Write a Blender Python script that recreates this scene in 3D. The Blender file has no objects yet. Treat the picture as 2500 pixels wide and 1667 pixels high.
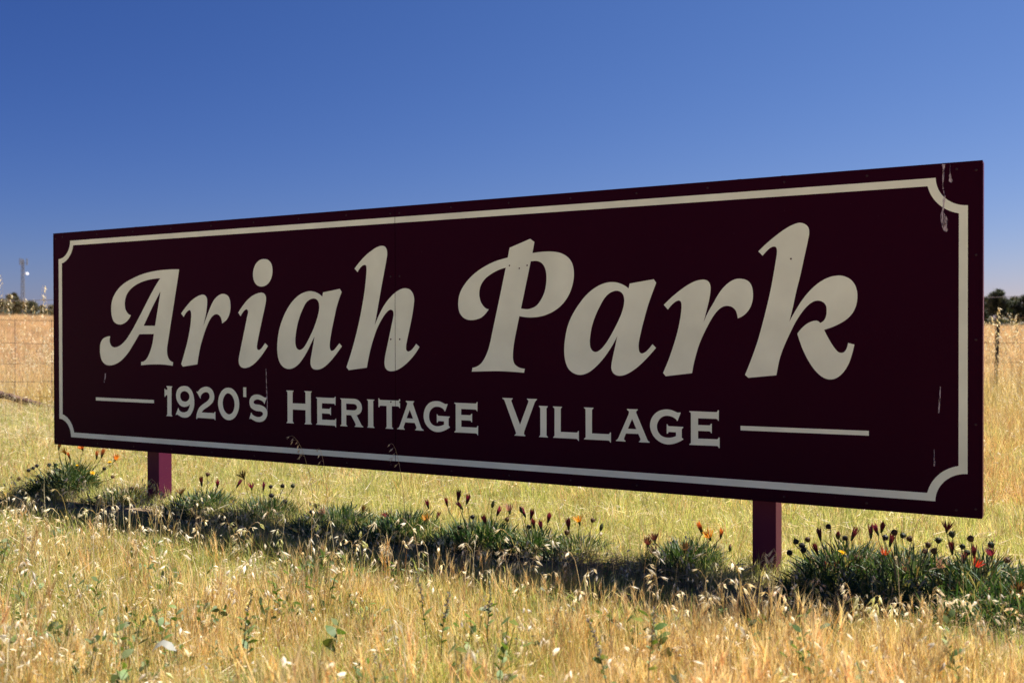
import bpy, bmesh, math, random
import numpy as np
from mathutils import Vector, Matrix
from mathutils.geometry import tessellate_polygon

R = math.radians
random.seed(7)
rng = np.random.default_rng(11)
S = bpy.context.scene
COL = S.collection

# ------------------------------------------------------------------ camera
CAM = np.array([2.63388664, -3.66592414, 0.92])
FWD = np.array([-0.48617345, 0.87383412, -0.00702193])
RGT = np.array([0.87386042, 0.48617349, -0.00181556])
UPV = np.array([-0.00182738, 0.00701886, 0.9999737])
FPX = 2415.0                                   # focal length in photograph pixels (2500 wide)
ZC = 0.92 - 0.02038859                         # height of the sign's middle above the ground
cam = bpy.data.cameras.new('camera')
cam.sensor_width = 36.0
cam.lens = FPX / 2500 * 36
cam.clip_start, cam.clip_end = 0.05, 6000
cam.dof.use_dof = True
cam.dof.focus_distance = 4.1
cam.dof.aperture_fstop = 3.6
co = bpy.data.objects.new('camera', cam)
COL.objects.link(co)
m = Matrix.Identity(4)
for i in range(3):
    m[i][0], m[i][1], m[i][2], m[i][3] = RGT[i], UPV[i], -FWD[i], CAM[i]
co.matrix_world = m
S.camera = co

# ------------------------------------------------------------------ light
EXPOSURE = 1.42
SUN_EL, SUN_AZ = 60.0, 31.0                    # azimuth measured from +Y towards +X
w = bpy.data.worlds.new('World')
S.world = w
w.use_nodes = True
nt = w.node_tree
nt.nodes.clear()
sky = nt.nodes.new('ShaderNodeTexSky')
sky.sky_type = 'NISHITA'
sky.sun_disc = False
sky.sun_elevation = R(SUN_EL)
sky.sun_rotation = R(SUN_AZ)
sky.altitude = 250
sky.air_density = 1.0
sky.dust_density = 0.35
sky.ozone_density = 3.5
bg = nt.nodes.new('ShaderNodeBackground')
bg.inputs['Strength'].default_value = 0.085
ow = nt.nodes.new('ShaderNodeOutputWorld')
# the sky as a polarising filter renders it: contrast per channel, darkest at right angles to the sun
SKY_S = 0.085
sd = Vector((math.cos(R(SUN_EL)) * math.sin(R(SUN_AZ)), math.cos(R(SUN_EL)) * math.cos(R(SUN_AZ)), math.sin(R(SUN_EL))))
def wn(kind, op=None, **kw):
    q = nt.nodes.new(kind)
    if op: q.operation = op
    return q
def wmath(op, a, b):
    q = wn('ShaderNodeMath', op)
    for i, v in enumerate((a, b)):
        if isinstance(v, (int, float)): q.inputs[i].default_value = v
        else: nt.links.new(v, q.inputs[i])
    return q.outputs[0]
wtc = nt.nodes.new('ShaderNodeTexCoord')
dt = wn('ShaderNodeVectorMath', 'DOT_PRODUCT'); dt.inputs[1].default_value = sd
nv = wn('ShaderNodeVectorMath', 'NORMALIZE')
nt.links.new(wtc.outputs['Generated'], nv.inputs[0]); nt.links.new(nv.outputs[0], dt.inputs[0])
c2 = wmath('MULTIPLY', dt.outputs['Value'], dt.outputs['Value'])
pol = wmath('DIVIDE', wmath('SUBTRACT', 1.0, c2), wmath('ADD', 1.0, c2))
sep = nt.nodes.new('ShaderNodeSeparateColor'); cmb = nt.nodes.new('ShaderNodeCombineColor')
nt.links.new(sky.outputs[0], sep.inputs[0])
for i, (g_, a_, k_) in enumerate(((1.66, 0.84, 0.61), (1.39, 0.36, 0.52), (1.18, 0.285, 0.24))):
    v = wmath('POWER', wmath('MULTIPLY', sep.outputs[i], SKY_S), g_)
    v = wmath('MULTIPLY', v, math.exp(a_) / SKY_S / 2 ** EXPOSURE)
    nt.links.new(wmath('MULTIPLY', v, wmath('SUBTRACT', 1.0, wmath('MULTIPLY', k_, pol))), cmb.inputs[i])
nt.links.new(cmb.outputs[0], bg.inputs[0])
nt.links.new(bg.outputs[0], ow.inputs[0])
sl = bpy.data.lights.new('sun', 'SUN')
sl.energy = 4.7
sl.angle = R(0.53)
sl.color = (1.0, 0.945, 0.86)
so = bpy.data.objects.new('sun', sl)
COL.objects.link(so)
sd = Vector((math.cos(R(SUN_EL)) * math.sin(R(SUN_AZ)), math.cos(R(SUN_EL)) * math.cos(R(SUN_AZ)), math.sin(R(SUN_EL))))
so.rotation_euler = sd.to_track_quat('Z', 'Y').to_euler()
so.location = (0, 0, 30)
vs = S.view_settings
vs.view_transform = 'Standard'
vs.look = 'None'
vs.exposure = EXPOSURE
vs.gamma = 1.0
vs.use_curve_mapping = False
S.cycles.max_bounces = 8
S.cycles.diffuse_bounces = 4
S.cycles.transmission_bounces = 6
S.cycles.transparent_max_bounces = 8
S.cycles.use_denoising = True
S.cycles.denoiser = 'OPENIMAGEDENOISE'
S.cycles.denoising_input_passes = 'RGB_ALBEDO_NORMAL'
S.cycles.denoising_prefilter = 'NONE'
S.cycles.use_adaptive_sampling = False
S.cycles.sample_clamp_indirect = 6.0


# ------------------------------------------------------------------ helpers
def srgb(r, g, b):
    f = lambda c: c / 12.92 if c <= 0.04045 else ((c + 0.055) / 1.055) ** 2.4
    return (f(r / 255), f(g / 255), f(b / 255))


def ray(px, py):
    d = FWD + RGT * (px - 1250) / FPX - UPV * (py - 833.5) / FPX
    return d


def terrain(x, y):
    dx, dy = np.asarray(x, float) - CAM[0], np.asarray(y, float) - CAM[1]
    Z = dx * -0.4862 + dy * 0.8738
    X = dx * 0.8738 + dy * 0.4862
    s = np.clip((Z - 15.0) / 135.0, 0, 1)
    s = s ** 1.25
    lat = np.clip(X, -90, 90)
    return s * (2.75 - 0.0158 * lat) + 0.012 * np.sin(x * 2.1 + 1.0) * np.sin(y * 1.7) * np.clip((np.abs(y) - .2), 0, 1)


def at(px, py, z=0.0):
    d = ray(px, py)
    t = (z - CAM[2]) / d[2]
    return CAM + d * t


def at_y(px, py, y=0.0):
    d = ray(px, py)
    return CAM + d * ((y - CAM[1]) / d[1])


def at_depth(px, py, Z):
    return CAM + ray(px, py) * Z


def frame(Z, X):
    return CAM[0] + Z * -0.4862 + X * 0.8738, CAM[1] + Z * 0.8738 + X * 0.4862


def tag(o, label=None, cat=None, group=None, kind=None):
    if label: o['label'] = label
    if cat: o['category'] = cat
    if group: o['group'] = group
    if kind: o['kind'] = kind
    return o


def thing(name, label, cat, loc=(0, 0, 0), group=None, rz=0.0):
    o = bpy.data.objects.new(name, None)
    o.empty_display_size = 0.1
    COL.objects.link(o)
    o.location = loc
    o.rotation_euler = (0, 0, rz)
    return tag(o, label, cat, group)


def link(name, me, mat=None, parent=None):
    if mat is not None:
        me.materials.clear()
        for q in (mat if isinstance(mat, (list, tuple)) else [mat]):
            me.materials.append(q)
    o = bpy.data.objects.new(name, me)
    COL.objects.link(o)
    if parent is not None:
        o.parent = parent
    return o


class Geo:
    """collects vertices, faces and a colour per vertex"""
    def __init__(s):
        s.v, s.f, s.c, s.mi = [], [], [], []
        s.n = 0

    def add(s, v, f, c, mi=0):
        v = np.asarray(v, float)
        s.v.append(v)
        c = np.asarray(c, float)
        if c.ndim == 1:
            c = np.tile(c, (len(v), 1))
        s.c.append(c)
        s.f.extend([tuple(int(i) + s.n for i in q) for q in f])
        s.mi.extend([mi] * len(f))
        s.n += len(v)

    def mesh(s, name, smooth=False):
        me = bpy.data.meshes.new(name)
        v = np.concatenate(s.v)
        me.from_pydata(v.tolist(), [], s.f)
        c = np.concatenate(s.c)
        a = me.color_attributes.new('col', 'FLOAT_COLOR', 'POINT')
        a.data.foreach_set('color', np.concatenate([c, np.ones((len(c), 1))], 1).astype(np.float32).ravel())
        me.polygons.foreach_set('material_index', s.mi)
        if smooth:
            me.polygons.foreach_set('use_smooth', [True] * len(me.polygons))
        me.update()
        return me


def blades(g, base, az, th0, bend, L, W, prof, c0, c1, psi=None, mi=0):
    """leaf blades: prof = relative widths at each ring, the tip closes to a point"""
    n = len(base)
    seg = len(prof)
    if psi is None:
        psi = rng.uniform(-1.2, 1.2, n)
    ca, sa = np.cos(az), np.sin(az)
    cen = np.array(base, float)
    rows, cols = [], []
    for k in range(seg + 1):
        th = th0 + bend * (k / seg)
        st, ct = np.sin(th), np.cos(th)
        side = np.cos(psi)[:, None] * np.stack([-sa, ca, 0 * sa], 1) + np.sin(psi)[:, None] * np.stack([ct * ca, ct * sa, -st], 1)
        cc = c0 + (c1 - c0) * (k / seg)
        if k < seg:
            h = side * (W * prof[k] * 0.5)[:, None]
            rows += [cen - h, cen + h]
            cols += [cc, cc]
        else:
            rows.append(cen.copy())
            cols.append(cc)
        cen = cen + (L / seg)[:, None] * np.stack([st * ca, st * sa, ct], 1)
    per = 2 * seg + 1
    V = np.stack(rows, 1).reshape(-1, 3)
    Cc = np.stack(cols, 1).reshape(-1, 3)
    F = []
    for i in range(n):
        o = i * per
        for k in range(seg - 1):
            F.append((o + 2 * k, o + 2 * k + 1, o + 2 * k + 3, o + 2 * k + 2))
        F.append((o + 2 * seg - 2, o + 2 * seg - 1, o + 2 * seg))
    g.add(V, F, Cc, mi)


def tube(g, pts, rad, col, sides=5, mi=0):
    pts = [Vector(p) for p in pts]
    if not isinstance(rad, (list, tuple)):
        rad = [rad] * len(pts)
    V, F = [], []
    for i, p in enumerate(pts):
        d = (pts[min(i + 1, len(pts) - 1)] - pts[max(i - 1, 0)]).normalized()
        a = d.orthogonal().normalized() if i == 0 else (a - d * a.dot(d)).normalized()
        b = d.cross(a)
        for k in range(sides):
            t = 2 * math.pi * k / sides
            V.append(p + (a * math.cos(t) + b * math.sin(t)) * rad[i])
    for i in range(len(pts) - 1):
        for k in range(sides):
            F.append((i * sides + k, i * sides + (k + 1) % sides, (i + 1) * sides + (k + 1) % sides, (i + 1) * sides + k))
    F.append(tuple(range(sides - 1, -1, -1)))
    F.append(tuple((len(pts) - 1) * sides + k for k in range(sides)))
    g.add(V, F, col, mi)


def box(g, lo, hi, col=(.5, .5, .5), mi=0):
    x0, y0, z0 = lo
    x1, y1, z1 = hi
    V = [(x0, y0, z0), (x1, y0, z0), (x1, y1, z0), (x0, y1, z0), (x0, y0, z1), (x1, y0, z1), (x1, y1, z1), (x0, y1, z1)]
    F = [(0, 3, 2, 1), (4, 5, 6, 7), (0, 1, 5, 4), (1, 2, 6, 5), (2, 3, 7, 6), (3, 0, 4, 7)]
    g.add(V, F, col, mi)


def spikelet(g, p, d, L, W, col, open_=0.35):
    """two papery bracts spreading from one point"""
    p, d = Vector(p), Vector(d).normalized()
    s = d.orthogonal().normalized()
    s.rotate(Matrix.Rotation(random.uniform(0, 6.28), 3, d))
    q = d.cross(s)
    V, F, k = [], [], 0
    for sg in (-1, 1):
        dd = (d + s * sg * open_).normalized()
        n = (s * sg - d * open_ * 0.5).normalized()
        a = p
        mid = p + dd * L * 0.4
        V += [a, mid + q * W * .5 - n * W * .12, mid + n * W * .25, mid - q * W * .5 - n * W * .12, p + dd * L]
        F += [(k, k + 1, k + 2), (k, k + 2, k + 3), (k + 1, k + 4, k + 2), (k + 2, k + 4, k + 3)]
        k += 5
    g.add(V, F, col)


# ------------------------------------------------------------------ materials
def new_mat(name):
    mt = bpy.data.materials.new(name)
    mt.use_nodes = True
    t = mt.node_tree
    return mt, t, t.nodes['Principled BSDF'], t.nodes['Material Output']


def leaf_material(name, trans=0.4, vary=0.25, gloss=0.04, trans_tint=(1.0, 0.97, 0.72)):
    """vertex colour, varied per instance, part of the light passing through the blade"""
    mt = bpy.data.materials.new(name)
    mt.use_nodes = True
    t = mt.node_tree
    t.nodes.clear()
    N = t.nodes.new
    at_ = N('ShaderNodeAttribute'); at_.attribute_name = 'col'
    oi = N('ShaderNodeObjectInfo')
    hsv = N('ShaderNodeHueSaturation')
    mr = N('ShaderNodeMapRange'); mr.inputs['To Min'].default_value = 1 - vary; mr.inputs['To Max'].default_value = 1 + vary
    mh = N('ShaderNodeMapRange'); mh.inputs['To Min'].default_value = 0.488; mh.inputs['To Max'].default_value = 0.512
    ms = N('ShaderNodeMath'); ms.operation = 'FRACT'
    mm = N('ShaderNodeMath'); mm.operation = 'MULTIPLY'; mm.inputs[1].default_value = 7.31
    t.links.new(oi.outputs['Random'], mr.inputs['Value'])
    t.links.new(oi.outputs['Random'], mm.inputs[0])
    t.links.new(mm.outputs[0], ms.inputs[0])
    t.links.new(ms.outputs[0], mh.inputs['Value'])
    t.links.new(mr.outputs[0], hsv.inputs['Value'])
    t.links.new(mh.outputs[0], hsv.inputs['Hue'])
    t.links.new(at_.outputs['Color'], hsv.inputs['Color'])
    df = N('ShaderNodeBsdfDiffuse')
    tr = N('ShaderNodeBsdfTranslucent')
    gl = N('ShaderNodeBsdfGlossy'); gl.inputs['Roughness'].default_value = 0.6
    mx = N('ShaderNodeMixShader'); mx.inputs[0].default_value = trans
    mg = N('ShaderNodeMixShader'); mg.inputs[0].default_value = gloss
    mul = N('ShaderNodeMix'); mul.data_type = 'RGBA'; mul.blend_type = 'MULTIPLY'; mul.inputs[0].default_value = 1.0
    mul.inputs[7].default_value = (*trans_tint, 1)
    t.links.new(hsv.outputs[0], df.inputs[0])
    t.links.new(hsv.outputs[0], mul.inputs[6])
    t.links.new(mul.outputs[2], tr.inputs[0])
    t.links.new(df.outputs[0], mx.inputs[1])
    t.links.new(tr.outputs[0], mx.inputs[2])
    t.links.new(mx.outputs[0], mg.inputs[1])
    t.links.new(gl.outputs[0], mg.inputs[2])
    out = N('ShaderNodeOutputMaterial')
    t.links.new(mg.outputs[0], out.inputs[0])
    return mt


def plain(name, col, rough=0.6, spec=0.3, noise=0.0, nscale=30.0, metal=0.0, bump=0.0):
    mt, t, p, o = new_mat(name)
    p.inputs['Roughness'].default_value = rough
    p.inputs['Specular IOR Level'].default_value = spec
    p.inputs['Metallic'].default_value = metal
    p.inputs['Base Color'].default_value = (*col, 1)
    if noise or bump:
        tc = t.nodes.new('ShaderNodeTexCoord')
        nz = t.nodes.new('ShaderNodeTexNoise')
        nz.inputs['Scale'].default_value = nscale
        nz.inputs['Detail'].default_value = 6
        t.links.new(tc.outputs['Object'], nz.inputs['Vector'])
        mr = t.nodes.new('ShaderNodeMapRange')
        mr.inputs['From Min'].default_value = 0.3
        mr.inputs['From Max'].default_value = 0.7
        mr.inputs['To Min'].default_value = 1 - noise
        mr.inputs['To Max'].default_value = 1 + noise
        t.links.new(nz.outputs[0], mr.inputs[0])
        hs = t.nodes.new('ShaderNodeHueSaturation')
        hs.inputs['Color'].default_value = (*col, 1)
        t.links.new(mr.outputs[0], hs.inputs['Value'])
        t.links.new(hs.outputs[0], p.inputs['Base Color'])
        if bump:
            b = t.nodes.new('ShaderNodeBump')
            b.inputs['Strength'].default_value = bump
            b.inputs['Distance'].default_value = 0.01
            t.links.new(nz.outputs[0], b.inputs['Height'])
            t.links.new(b.outputs[0], p.inputs['Normal'])
    return mt


M_GRASS = leaf_material('dry_grass_blades', 0.5, 0.36)
M_LEAF = leaf_material('green_leaves', 0.28, 0.12, 0.035, (0.9, 1.0, 0.35))
M_PETAL = leaf_material('flower_petals', 0.45, 0.15, 0.03, (1.0, 0.9, 0.7))
M_CROWN = leaf_material('tree_leaves', 0.22, 0.15, 0.05, (0.9, 1.0, 0.4))
M_CREAM = plain('cream_vinyl', (0.735, 0.865, 0.775), 0.55, 0.2, 0.09, 5)
M_WIRE = plain('rusty_wire', (0.20, 0.13, 0.10), 0.7, 0.3, 0.3, 4)
M_BARB = plain('galvanised_barbed_wire', (0.30, 0.31, 0.34), 0.5, 0.4, 0.2, 8, 0.6)
M_PICKET = plain('dark_steel_picket', (0.035, 0.028, 0.026), 0.7, 0.3, 0.3, 12)
M_POLE = plain('rusty_pole', (0.10, 0.055, 0.045), 0.75, 0.3, 0.45, 9, 0, 0.4)
M_BARK = plain('bark', (0.10, 0.075, 0.055), 0.9, 0.1, 0.4, 5, 0, 0.6)
M_TOWER = plain('galvanised_steel', (0.11, 0.125, 0.15), 0.55, 0.4, 0.1, 1.0)
M_DISH = plain('white_dish', (0.8, 0.8, 0.8), 0.5, 0.3)


def maroon(name, col, rough, spec, dust, sheen=0.0):
    mt, t, p, o = new_mat(name)
    p.inputs['Roughness'].default_value = rough
    p.inputs['Specular IOR Level'].default_value = spec
    tc = t.nodes.new('ShaderNodeTexCoord')
    n1 = t.nodes.new('ShaderNodeTexNoise'); n1.inputs['Scale'].default_value = 2.2; n1.inputs['Detail'].default_value = 5
    n2 = t.nodes.new('ShaderNodeTexNoise'); n2.inputs['Scale'].default_value = 95; n2.inputs['Detail'].default_value = 2
    mp = t.nodes.new('ShaderNodeMapping'); mp.inputs['Scale'].default_value = (1, 1, 0.35)
    t.links.new(tc.outputs['Object'], mp.inputs[0])
    t.links.new(mp.outputs[0], n1.inputs['Vector'])
    t.links.new(tc.outputs['Object'], n2.inputs['Vector'])
    mx = t.nodes.new('ShaderNodeMix'); mx.data_type = 'RGBA'
    mx.inputs[6].default_value = (*col, 1)
    mx.inputs[7].default_value = (col[0] * 1.35 + .001, col[1] * 1.6 + .001, col[2] * 1.5 + .001, 1)
    t.links.new(n1.outputs[0], mx.inputs[0])
    # sparse pale specks of dust and chipped paint
    rp = t.nodes.new('ShaderNodeValToRGB')
    rp.color_ramp.elements[0].position = 0.735
    rp.color_ramp.elements[1].position = 0.78
    t.links.new(n2.outputs[0], rp.inputs[0])
    ml = t.nodes.new('ShaderNodeMath'); ml.operation = 'MULTIPLY'; ml.inputs[1].default_value = dust
    t.links.new(rp.outputs[0], ml.inputs[0])
    m2 = t.nodes.new('ShaderNodeMix'); m2.data_type = 'RGBA'
    m2.inputs[7].default_value = (0.35, 0.3, 0.3, 1)
    t.links.new(ml.outputs[0], m2.inputs[0])
    t.links.new(mx.outputs[2], m2.inputs[6])
    t.links.new(m2.outputs[2], p.inputs['Base Color'])
    mr = t.nodes.new('ShaderNodeMapRange')
    mr.inputs['To Min'].default_value = rough - 0.1
    mr.inputs['To Max'].default_value = rough + 0.15
    t.links.new(n1.outputs[0], mr.inputs[0])
    t.links.new(mr.outputs[0], p.inputs['Roughness'])
    return mt


M_PANEL = maroon('maroon_sign_face', (0.0175, 0.0007, 0.0090), 0.5, 0.025, 0.10)
M_POST = maroon('maroon_post_paint', (0.085, 0.0105, 0.034), 0.42, 0.12, 0.5)
M_BOLT = plain('maroon_bolt', (0.04, 0.008, 0.016), 0.5, 0.3)
M_RIVET = plain('dark_rivet', (0.022, 0.006, 0.013), 0.45, 0.3)

# whitish bird droppings and runs: thin film, patchy
mt, t, p, o = new_mat('dried_dropping')
tc = t.nodes.new('ShaderNodeTexCoord')
nz = t.nodes.new('ShaderNodeTexNoise'); nz.inputs['Scale'].default_value = 130; nz.inputs['Detail'].default_value = 5
mp = t.nodes.new('ShaderNodeMapping'); mp.inputs['Scale'].default_value = (1.6, 1, 0.35)
t.links.new(tc.outputs['Object'], mp.inputs[0]); t.links.new(mp.outputs[0], nz.inputs['Vector'])
rp = t.nodes.new('ShaderNodeValToRGB')
rp.color_ramp.elements[0].position = 0.36; rp.color_ramp.elements[0].color = (0.12, 0.12, 0.12, 1)
rp.color_ramp.elements[1].position = 0.66; rp.color_ramp.elements[1].color = (0.85, 0.85, 0.85, 1)
t.links.new(nz.outputs[0], rp.inputs[0]); t.links.new(rp.outputs[0], p.inputs['Alpha'])
p.inputs['Base Color'].default_value = (0.55, 0.52, 0.62, 1); p.inputs['Roughness'].default_value = 0.8
M_DROP = mt

# ground: straw, soil and dry thatch
mt, t, p, o = new_mat('dry_field_ground')
N = t.nodes.new
geo = N('ShaderNodeNewGeometry')
def noise(scale, detail=6, rough=0.6):
    q = N('ShaderNodeTexNoise'); q.inputs['Scale'].default_value = scale; q.inputs['Detail'].default_value = detail
    q.inputs['Roughness'].default_value = rough
    t.links.new(geo.outputs['Position'], q.inputs['Vector'])
    return q
def mixc(a, b, fac):
    q = N('ShaderNodeMix'); q.data_type = 'RGBA'
    for i, c in ((6, a), (7, b)):
        if isinstance(c, tuple): q.inputs[i].default_value = (*c, 1)
        else: t.links.new(c, q.inputs[i])
    t.links.new(fac, q.inputs[0])
    return q.outputs[2]
def ramp(v, a, b):
    q = N('ShaderNodeMapRange'); q.inputs['From Min'].default_value = a; q.inputs['From Max'].default_value = b
    t.links.new(v, q.inputs[0]); return q.outputs[0]
c1 = mixc((0.40, 0.27, 0.13), (0.20, 0.13, 0.07), ramp(noise(38).outputs[0], 0.42, 0.62))
c2 = mixc(c1, (0.48, 0.34, 0.17), ramp(noise(9, 8).outputs[0], 0.48, 0.66))
c3 = mixc(c2, (0.21, 0.20, 0.06), ramp(noise(1.3, 5).outputs[0], 0.55, 0.75))
# flower bed soil along the foot of the sign, darkened with painted shade
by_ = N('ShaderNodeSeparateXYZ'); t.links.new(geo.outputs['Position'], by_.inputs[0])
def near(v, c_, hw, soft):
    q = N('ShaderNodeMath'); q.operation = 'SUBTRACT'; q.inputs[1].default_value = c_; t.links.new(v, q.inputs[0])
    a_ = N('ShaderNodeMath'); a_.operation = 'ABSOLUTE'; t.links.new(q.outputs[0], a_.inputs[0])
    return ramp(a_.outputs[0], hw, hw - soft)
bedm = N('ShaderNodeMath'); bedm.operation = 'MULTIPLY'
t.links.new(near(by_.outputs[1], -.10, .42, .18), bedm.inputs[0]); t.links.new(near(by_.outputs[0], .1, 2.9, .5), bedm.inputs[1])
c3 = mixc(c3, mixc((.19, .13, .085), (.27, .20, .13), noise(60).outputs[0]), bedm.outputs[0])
# the open paddock further off is paler, even stubble
sx = N('ShaderNodeVectorMath'); sx.operation = 'DISTANCE'; sx.inputs[1].default_value = tuple(CAM)
t.links.new(geo.outputs['Position'], sx.inputs[0])
field = mixc((0.54, 0.36, 0.21), (0.44, 0.285, 0.16), ramp(noise(0.16, 6).outputs[0], 0.4, 0.66))
field2 = mixc(field, (0.55, 0.40, 0.25), ramp(noise(2.2, 6).outputs[0], 0.5, 0.7))
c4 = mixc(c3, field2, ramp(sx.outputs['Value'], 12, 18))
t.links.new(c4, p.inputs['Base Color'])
p.inputs['Roughness'].default_value = 0.95
p.inputs['Specular IOR Level'].default_value = 0.05
bp = N('ShaderNodeBump'); bp.inputs['Strength'].default_value = 0.7; bp.inputs['Distance'].default_value = 0.02
t.links.new(noise(55, 6).outputs[0], bp.inputs['Height']); t.links.new(bp.outputs[0], p.inputs['Normal'])
M_GROUND = mt

# ------------------------------------------------------------------ ground: one sheet to the horizon
rings = np.concatenate([[0], np.linspace(1, 20, 26), np.geomspace(22, 3500, 42)])
na = 96
V, F = [], []
for r in rings:
    for k in range(na):
        a = 2 * math.pi * k / na
        V.append((CAM[0] + r * math.cos(a), CAM[1] + r * math.sin(a)))
V = np.array(V)
V3 = np.column_stack([V, terrain(V[:, 0], V[:, 1])])
for i in range(len(rings) - 1):
    for k in range(na):
        F.append((i * na + k, i * na + (k + 1) % na, (i + 1) * na + (k + 1) % na, (i + 1) * na + k))
me = bpy.data.meshes.new('ground')
me.from_pydata(V3.tolist(), [], F[na:] + [tuple(na + k for k in range(na))])
me.update()
bm = bmesh.new(); bm.from_mesh(me)
bmesh.ops.delete(bm, geom=[v for v in bm.verts if not v.link_faces], context='VERTS')
bmesh.ops.recalc_face_normals(bm, faces=bm.faces)
if sum(f.normal.z for f in bm.faces) < 0:
    bmesh.ops.reverse_faces(bm, faces=bm.faces)
for f in bm.faces: f.smooth = True
bm.to_mesh(me); bm.free()
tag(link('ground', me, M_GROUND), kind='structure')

# ------------------------------------------------------------------ the sign
sign = thing('town_sign', 'long dark maroon town sign with cream script lettering and border on two square posts', 'sign')
SEAM = -0.0118
GAP = 0.0012


def wbox(name, lo, hi, mat, parent, bev=0.0):
    g = Geo(); box(g, lo, hi)
    me = g.mesh(name)
    if bev:
        b = bmesh.new(); b.from_mesh(me)
        bmesh.ops.bevel(b, geom=b.edges[:], offset=bev, segments=2, affect='EDGES', profile=0.6)
        b.to_mesh(me); b.free()
    return link(name, me, mat, parent)


zb, zt = ZC - 0.6, ZC + 0.6
wbox('panel', (-2.398, 0.0, zb + .002), (SEAM - GAP, 0.003, zt - .002), M_PANEL, sign)
wbox('panel', (SEAM + GAP, 0.0, zb + .002), (2.398, 0.003, zt - .002), M_PANEL, sign)
g = Geo()
box(g, (-2.4, .0035, zt - .03), (2.4, .066, zt)); box(g, (-2.4, .0035, zb), (2.4, .066, zb + .03))
for xx in (-2.4, 2.37): box(g, (xx, .004, zb + .0305), (xx + .03, .0655, zt - .0305))
box(g, (SEAM - .03, .004, zb + .0305), (SEAM + .03, .0655, zt - .0305))
for xx in (-1.2, 1.2): box(g, (xx - .015, .004, zb + .0305), (xx + .015, .0655, zt - .0305))
link('frame', g.mesh('frame'), M_POST, sign)
# folded lips along the edges of the face, a hair proud of it
g = Geo()
box(g, (-2.4, -.0016, zt - .009), (2.4, .0032, zt + .001)); box(g, (-2.4, -.0016, zb - .001), (2.4, .0032, zb + .009))
box(g, (-2.4012, -.0014, zb + .0095), (-2.394, .003, zt - .0095)); box(g, (2.394, -.0014, zb + .0095), (2.4012, .003, zt - .0095))
link('edge_trim', g.mesh('edge_trim'), M_PANEL, sign)

PY = .0665
xl = at_y(359.5, 1180, PY)[0]; xr = at_y(1836.5, 1330, PY)[0]
for xx in (xl, xr):
    wbox('post', (xx, PY, -.25), (xx + .09, PY + .09, zt - .012), M_POST, sign, .003)
    for bx in (xx - .04, xx + .125):
        for zz, s in ((zt + .001, 1), (zb - .001, -1)):
            wbox('bolt', (bx - .008, .030, min(zz, zz + s * .006)), (bx + .008, .046, max(zz, zz + s * .006)), M_BOLT, sign, .0015)


def outline(pts, off, s):
    """traced corner ('c') and smooth points in photograph pixels -> dense outline in the sign's own plane"""
    P = [(off[0] + q[0] * s, off[1] + q[1] * s) for q in pts]
    cor = [len(q) > 2 for q in pts]
    n = len(P)
    out = []
    for i in range(n):
        p0, p1, p2, p3 = P[i - 1], P[i], P[(i + 1) % n], P[(i + 2) % n]
        c1_, c2_ = cor[i], cor[(i + 1) % n]
        if c1_ and c2_:
            out.append(p1); continue
        if c1_: p0 = (2 * p1[0] - p2[0], 2 * p1[1] - p2[1]) if not c2_ else p1
        if c2_: p3 = (2 * p2[0] - p1[0], 2 * p2[1] - p1[1])
        # centripetal Catmull-Rom
        A = [np.array(q, float) for q in (p0, p1, p2, p3)]
        if c1_:   # end the curve without a forced straight start
            A[0] = A[1] - (A[2] - A[1]) * 0.9 - ((A[2] - A[1]) - (A[3] - A[2])) * 0.35
        if c2_:
            A[3] = A[2] + (A[2] - A[1]) * 0.9 + ((A[2] - A[1]) - (A[1] - A[0])) * 0.35
        tt = [0.0]
        for k in range(3):
            tt.append(tt[-1] + max(1e-6, np.linalg.norm(A[k + 1] - A[k]) ** 0.5))
        steps = 7
        for j in range(steps):
            u = tt[1] + (tt[2] - tt[1]) * j / steps
            B = [A[k] * (tt[k + 1] - u) / (tt[k + 1] - tt[k]) + A[k + 1] * (u - tt[k]) / (tt[k + 1] - tt[k]) for k in range(3)]
            D = [B[k] * (tt[k + 2] - u) / (tt[k + 2] - tt[k]) + B[k + 1] * (u - tt[k]) / (tt[k + 2] - tt[k]) for k in range(2)]
            q = D[0] * (tt[2] - u) / (tt[2] - tt[1]) + D[1] * (u - tt[1]) / (tt[2] - tt[1])
            out.append(tuple(q))
    W = [at_y(x, y, 0.0) for x, y in out]
    return [(q[0], q[2]) for q in W]


def area(p):
    return 0.5 * sum(p[i - 1][0] * p[i][1] - p[i][0] * p[i - 1][1] for i in range(len(p)))


def flat_solid(loops, y_back, y_front):
    """thin sheet in the sign plane: first loop outer, others holes"""
    loops = [l if (area(l) > 0) == (i == 0) else l[::-1] for i, l in enumerate(loops)]
    tri = tessellate_polygon([[Vector((x, z, 0)) for x, z in l] for l in loops])
    flat = [p for l in loops for p in l]
    n = len(flat)
    V = [(x, y_front, z) for x, z in flat] + [(x, y_back, z) for x, z in flat]
    F = []
    for a, b, c in tri:
        ar = (flat[b][0] - flat[a][0]) * (flat[c][1] - flat[a][1]) - (flat[c][0] - flat[a][0]) * (flat[b][1] - flat[a][1])
        F.append((a, b, c) if ar > 0 else (a, c, b))
    o = 0
    for l in loops:
        for i in range(len(l)):
            a, b = o + i, o + (i + 1) % len(l)
            F.append((a, a + n, b + n, b))
        o += len(l)
    me = bpy.data.meshes.new('sheet')
    me.from_pydata(V, [], F)
    me.update()
    return me


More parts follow.
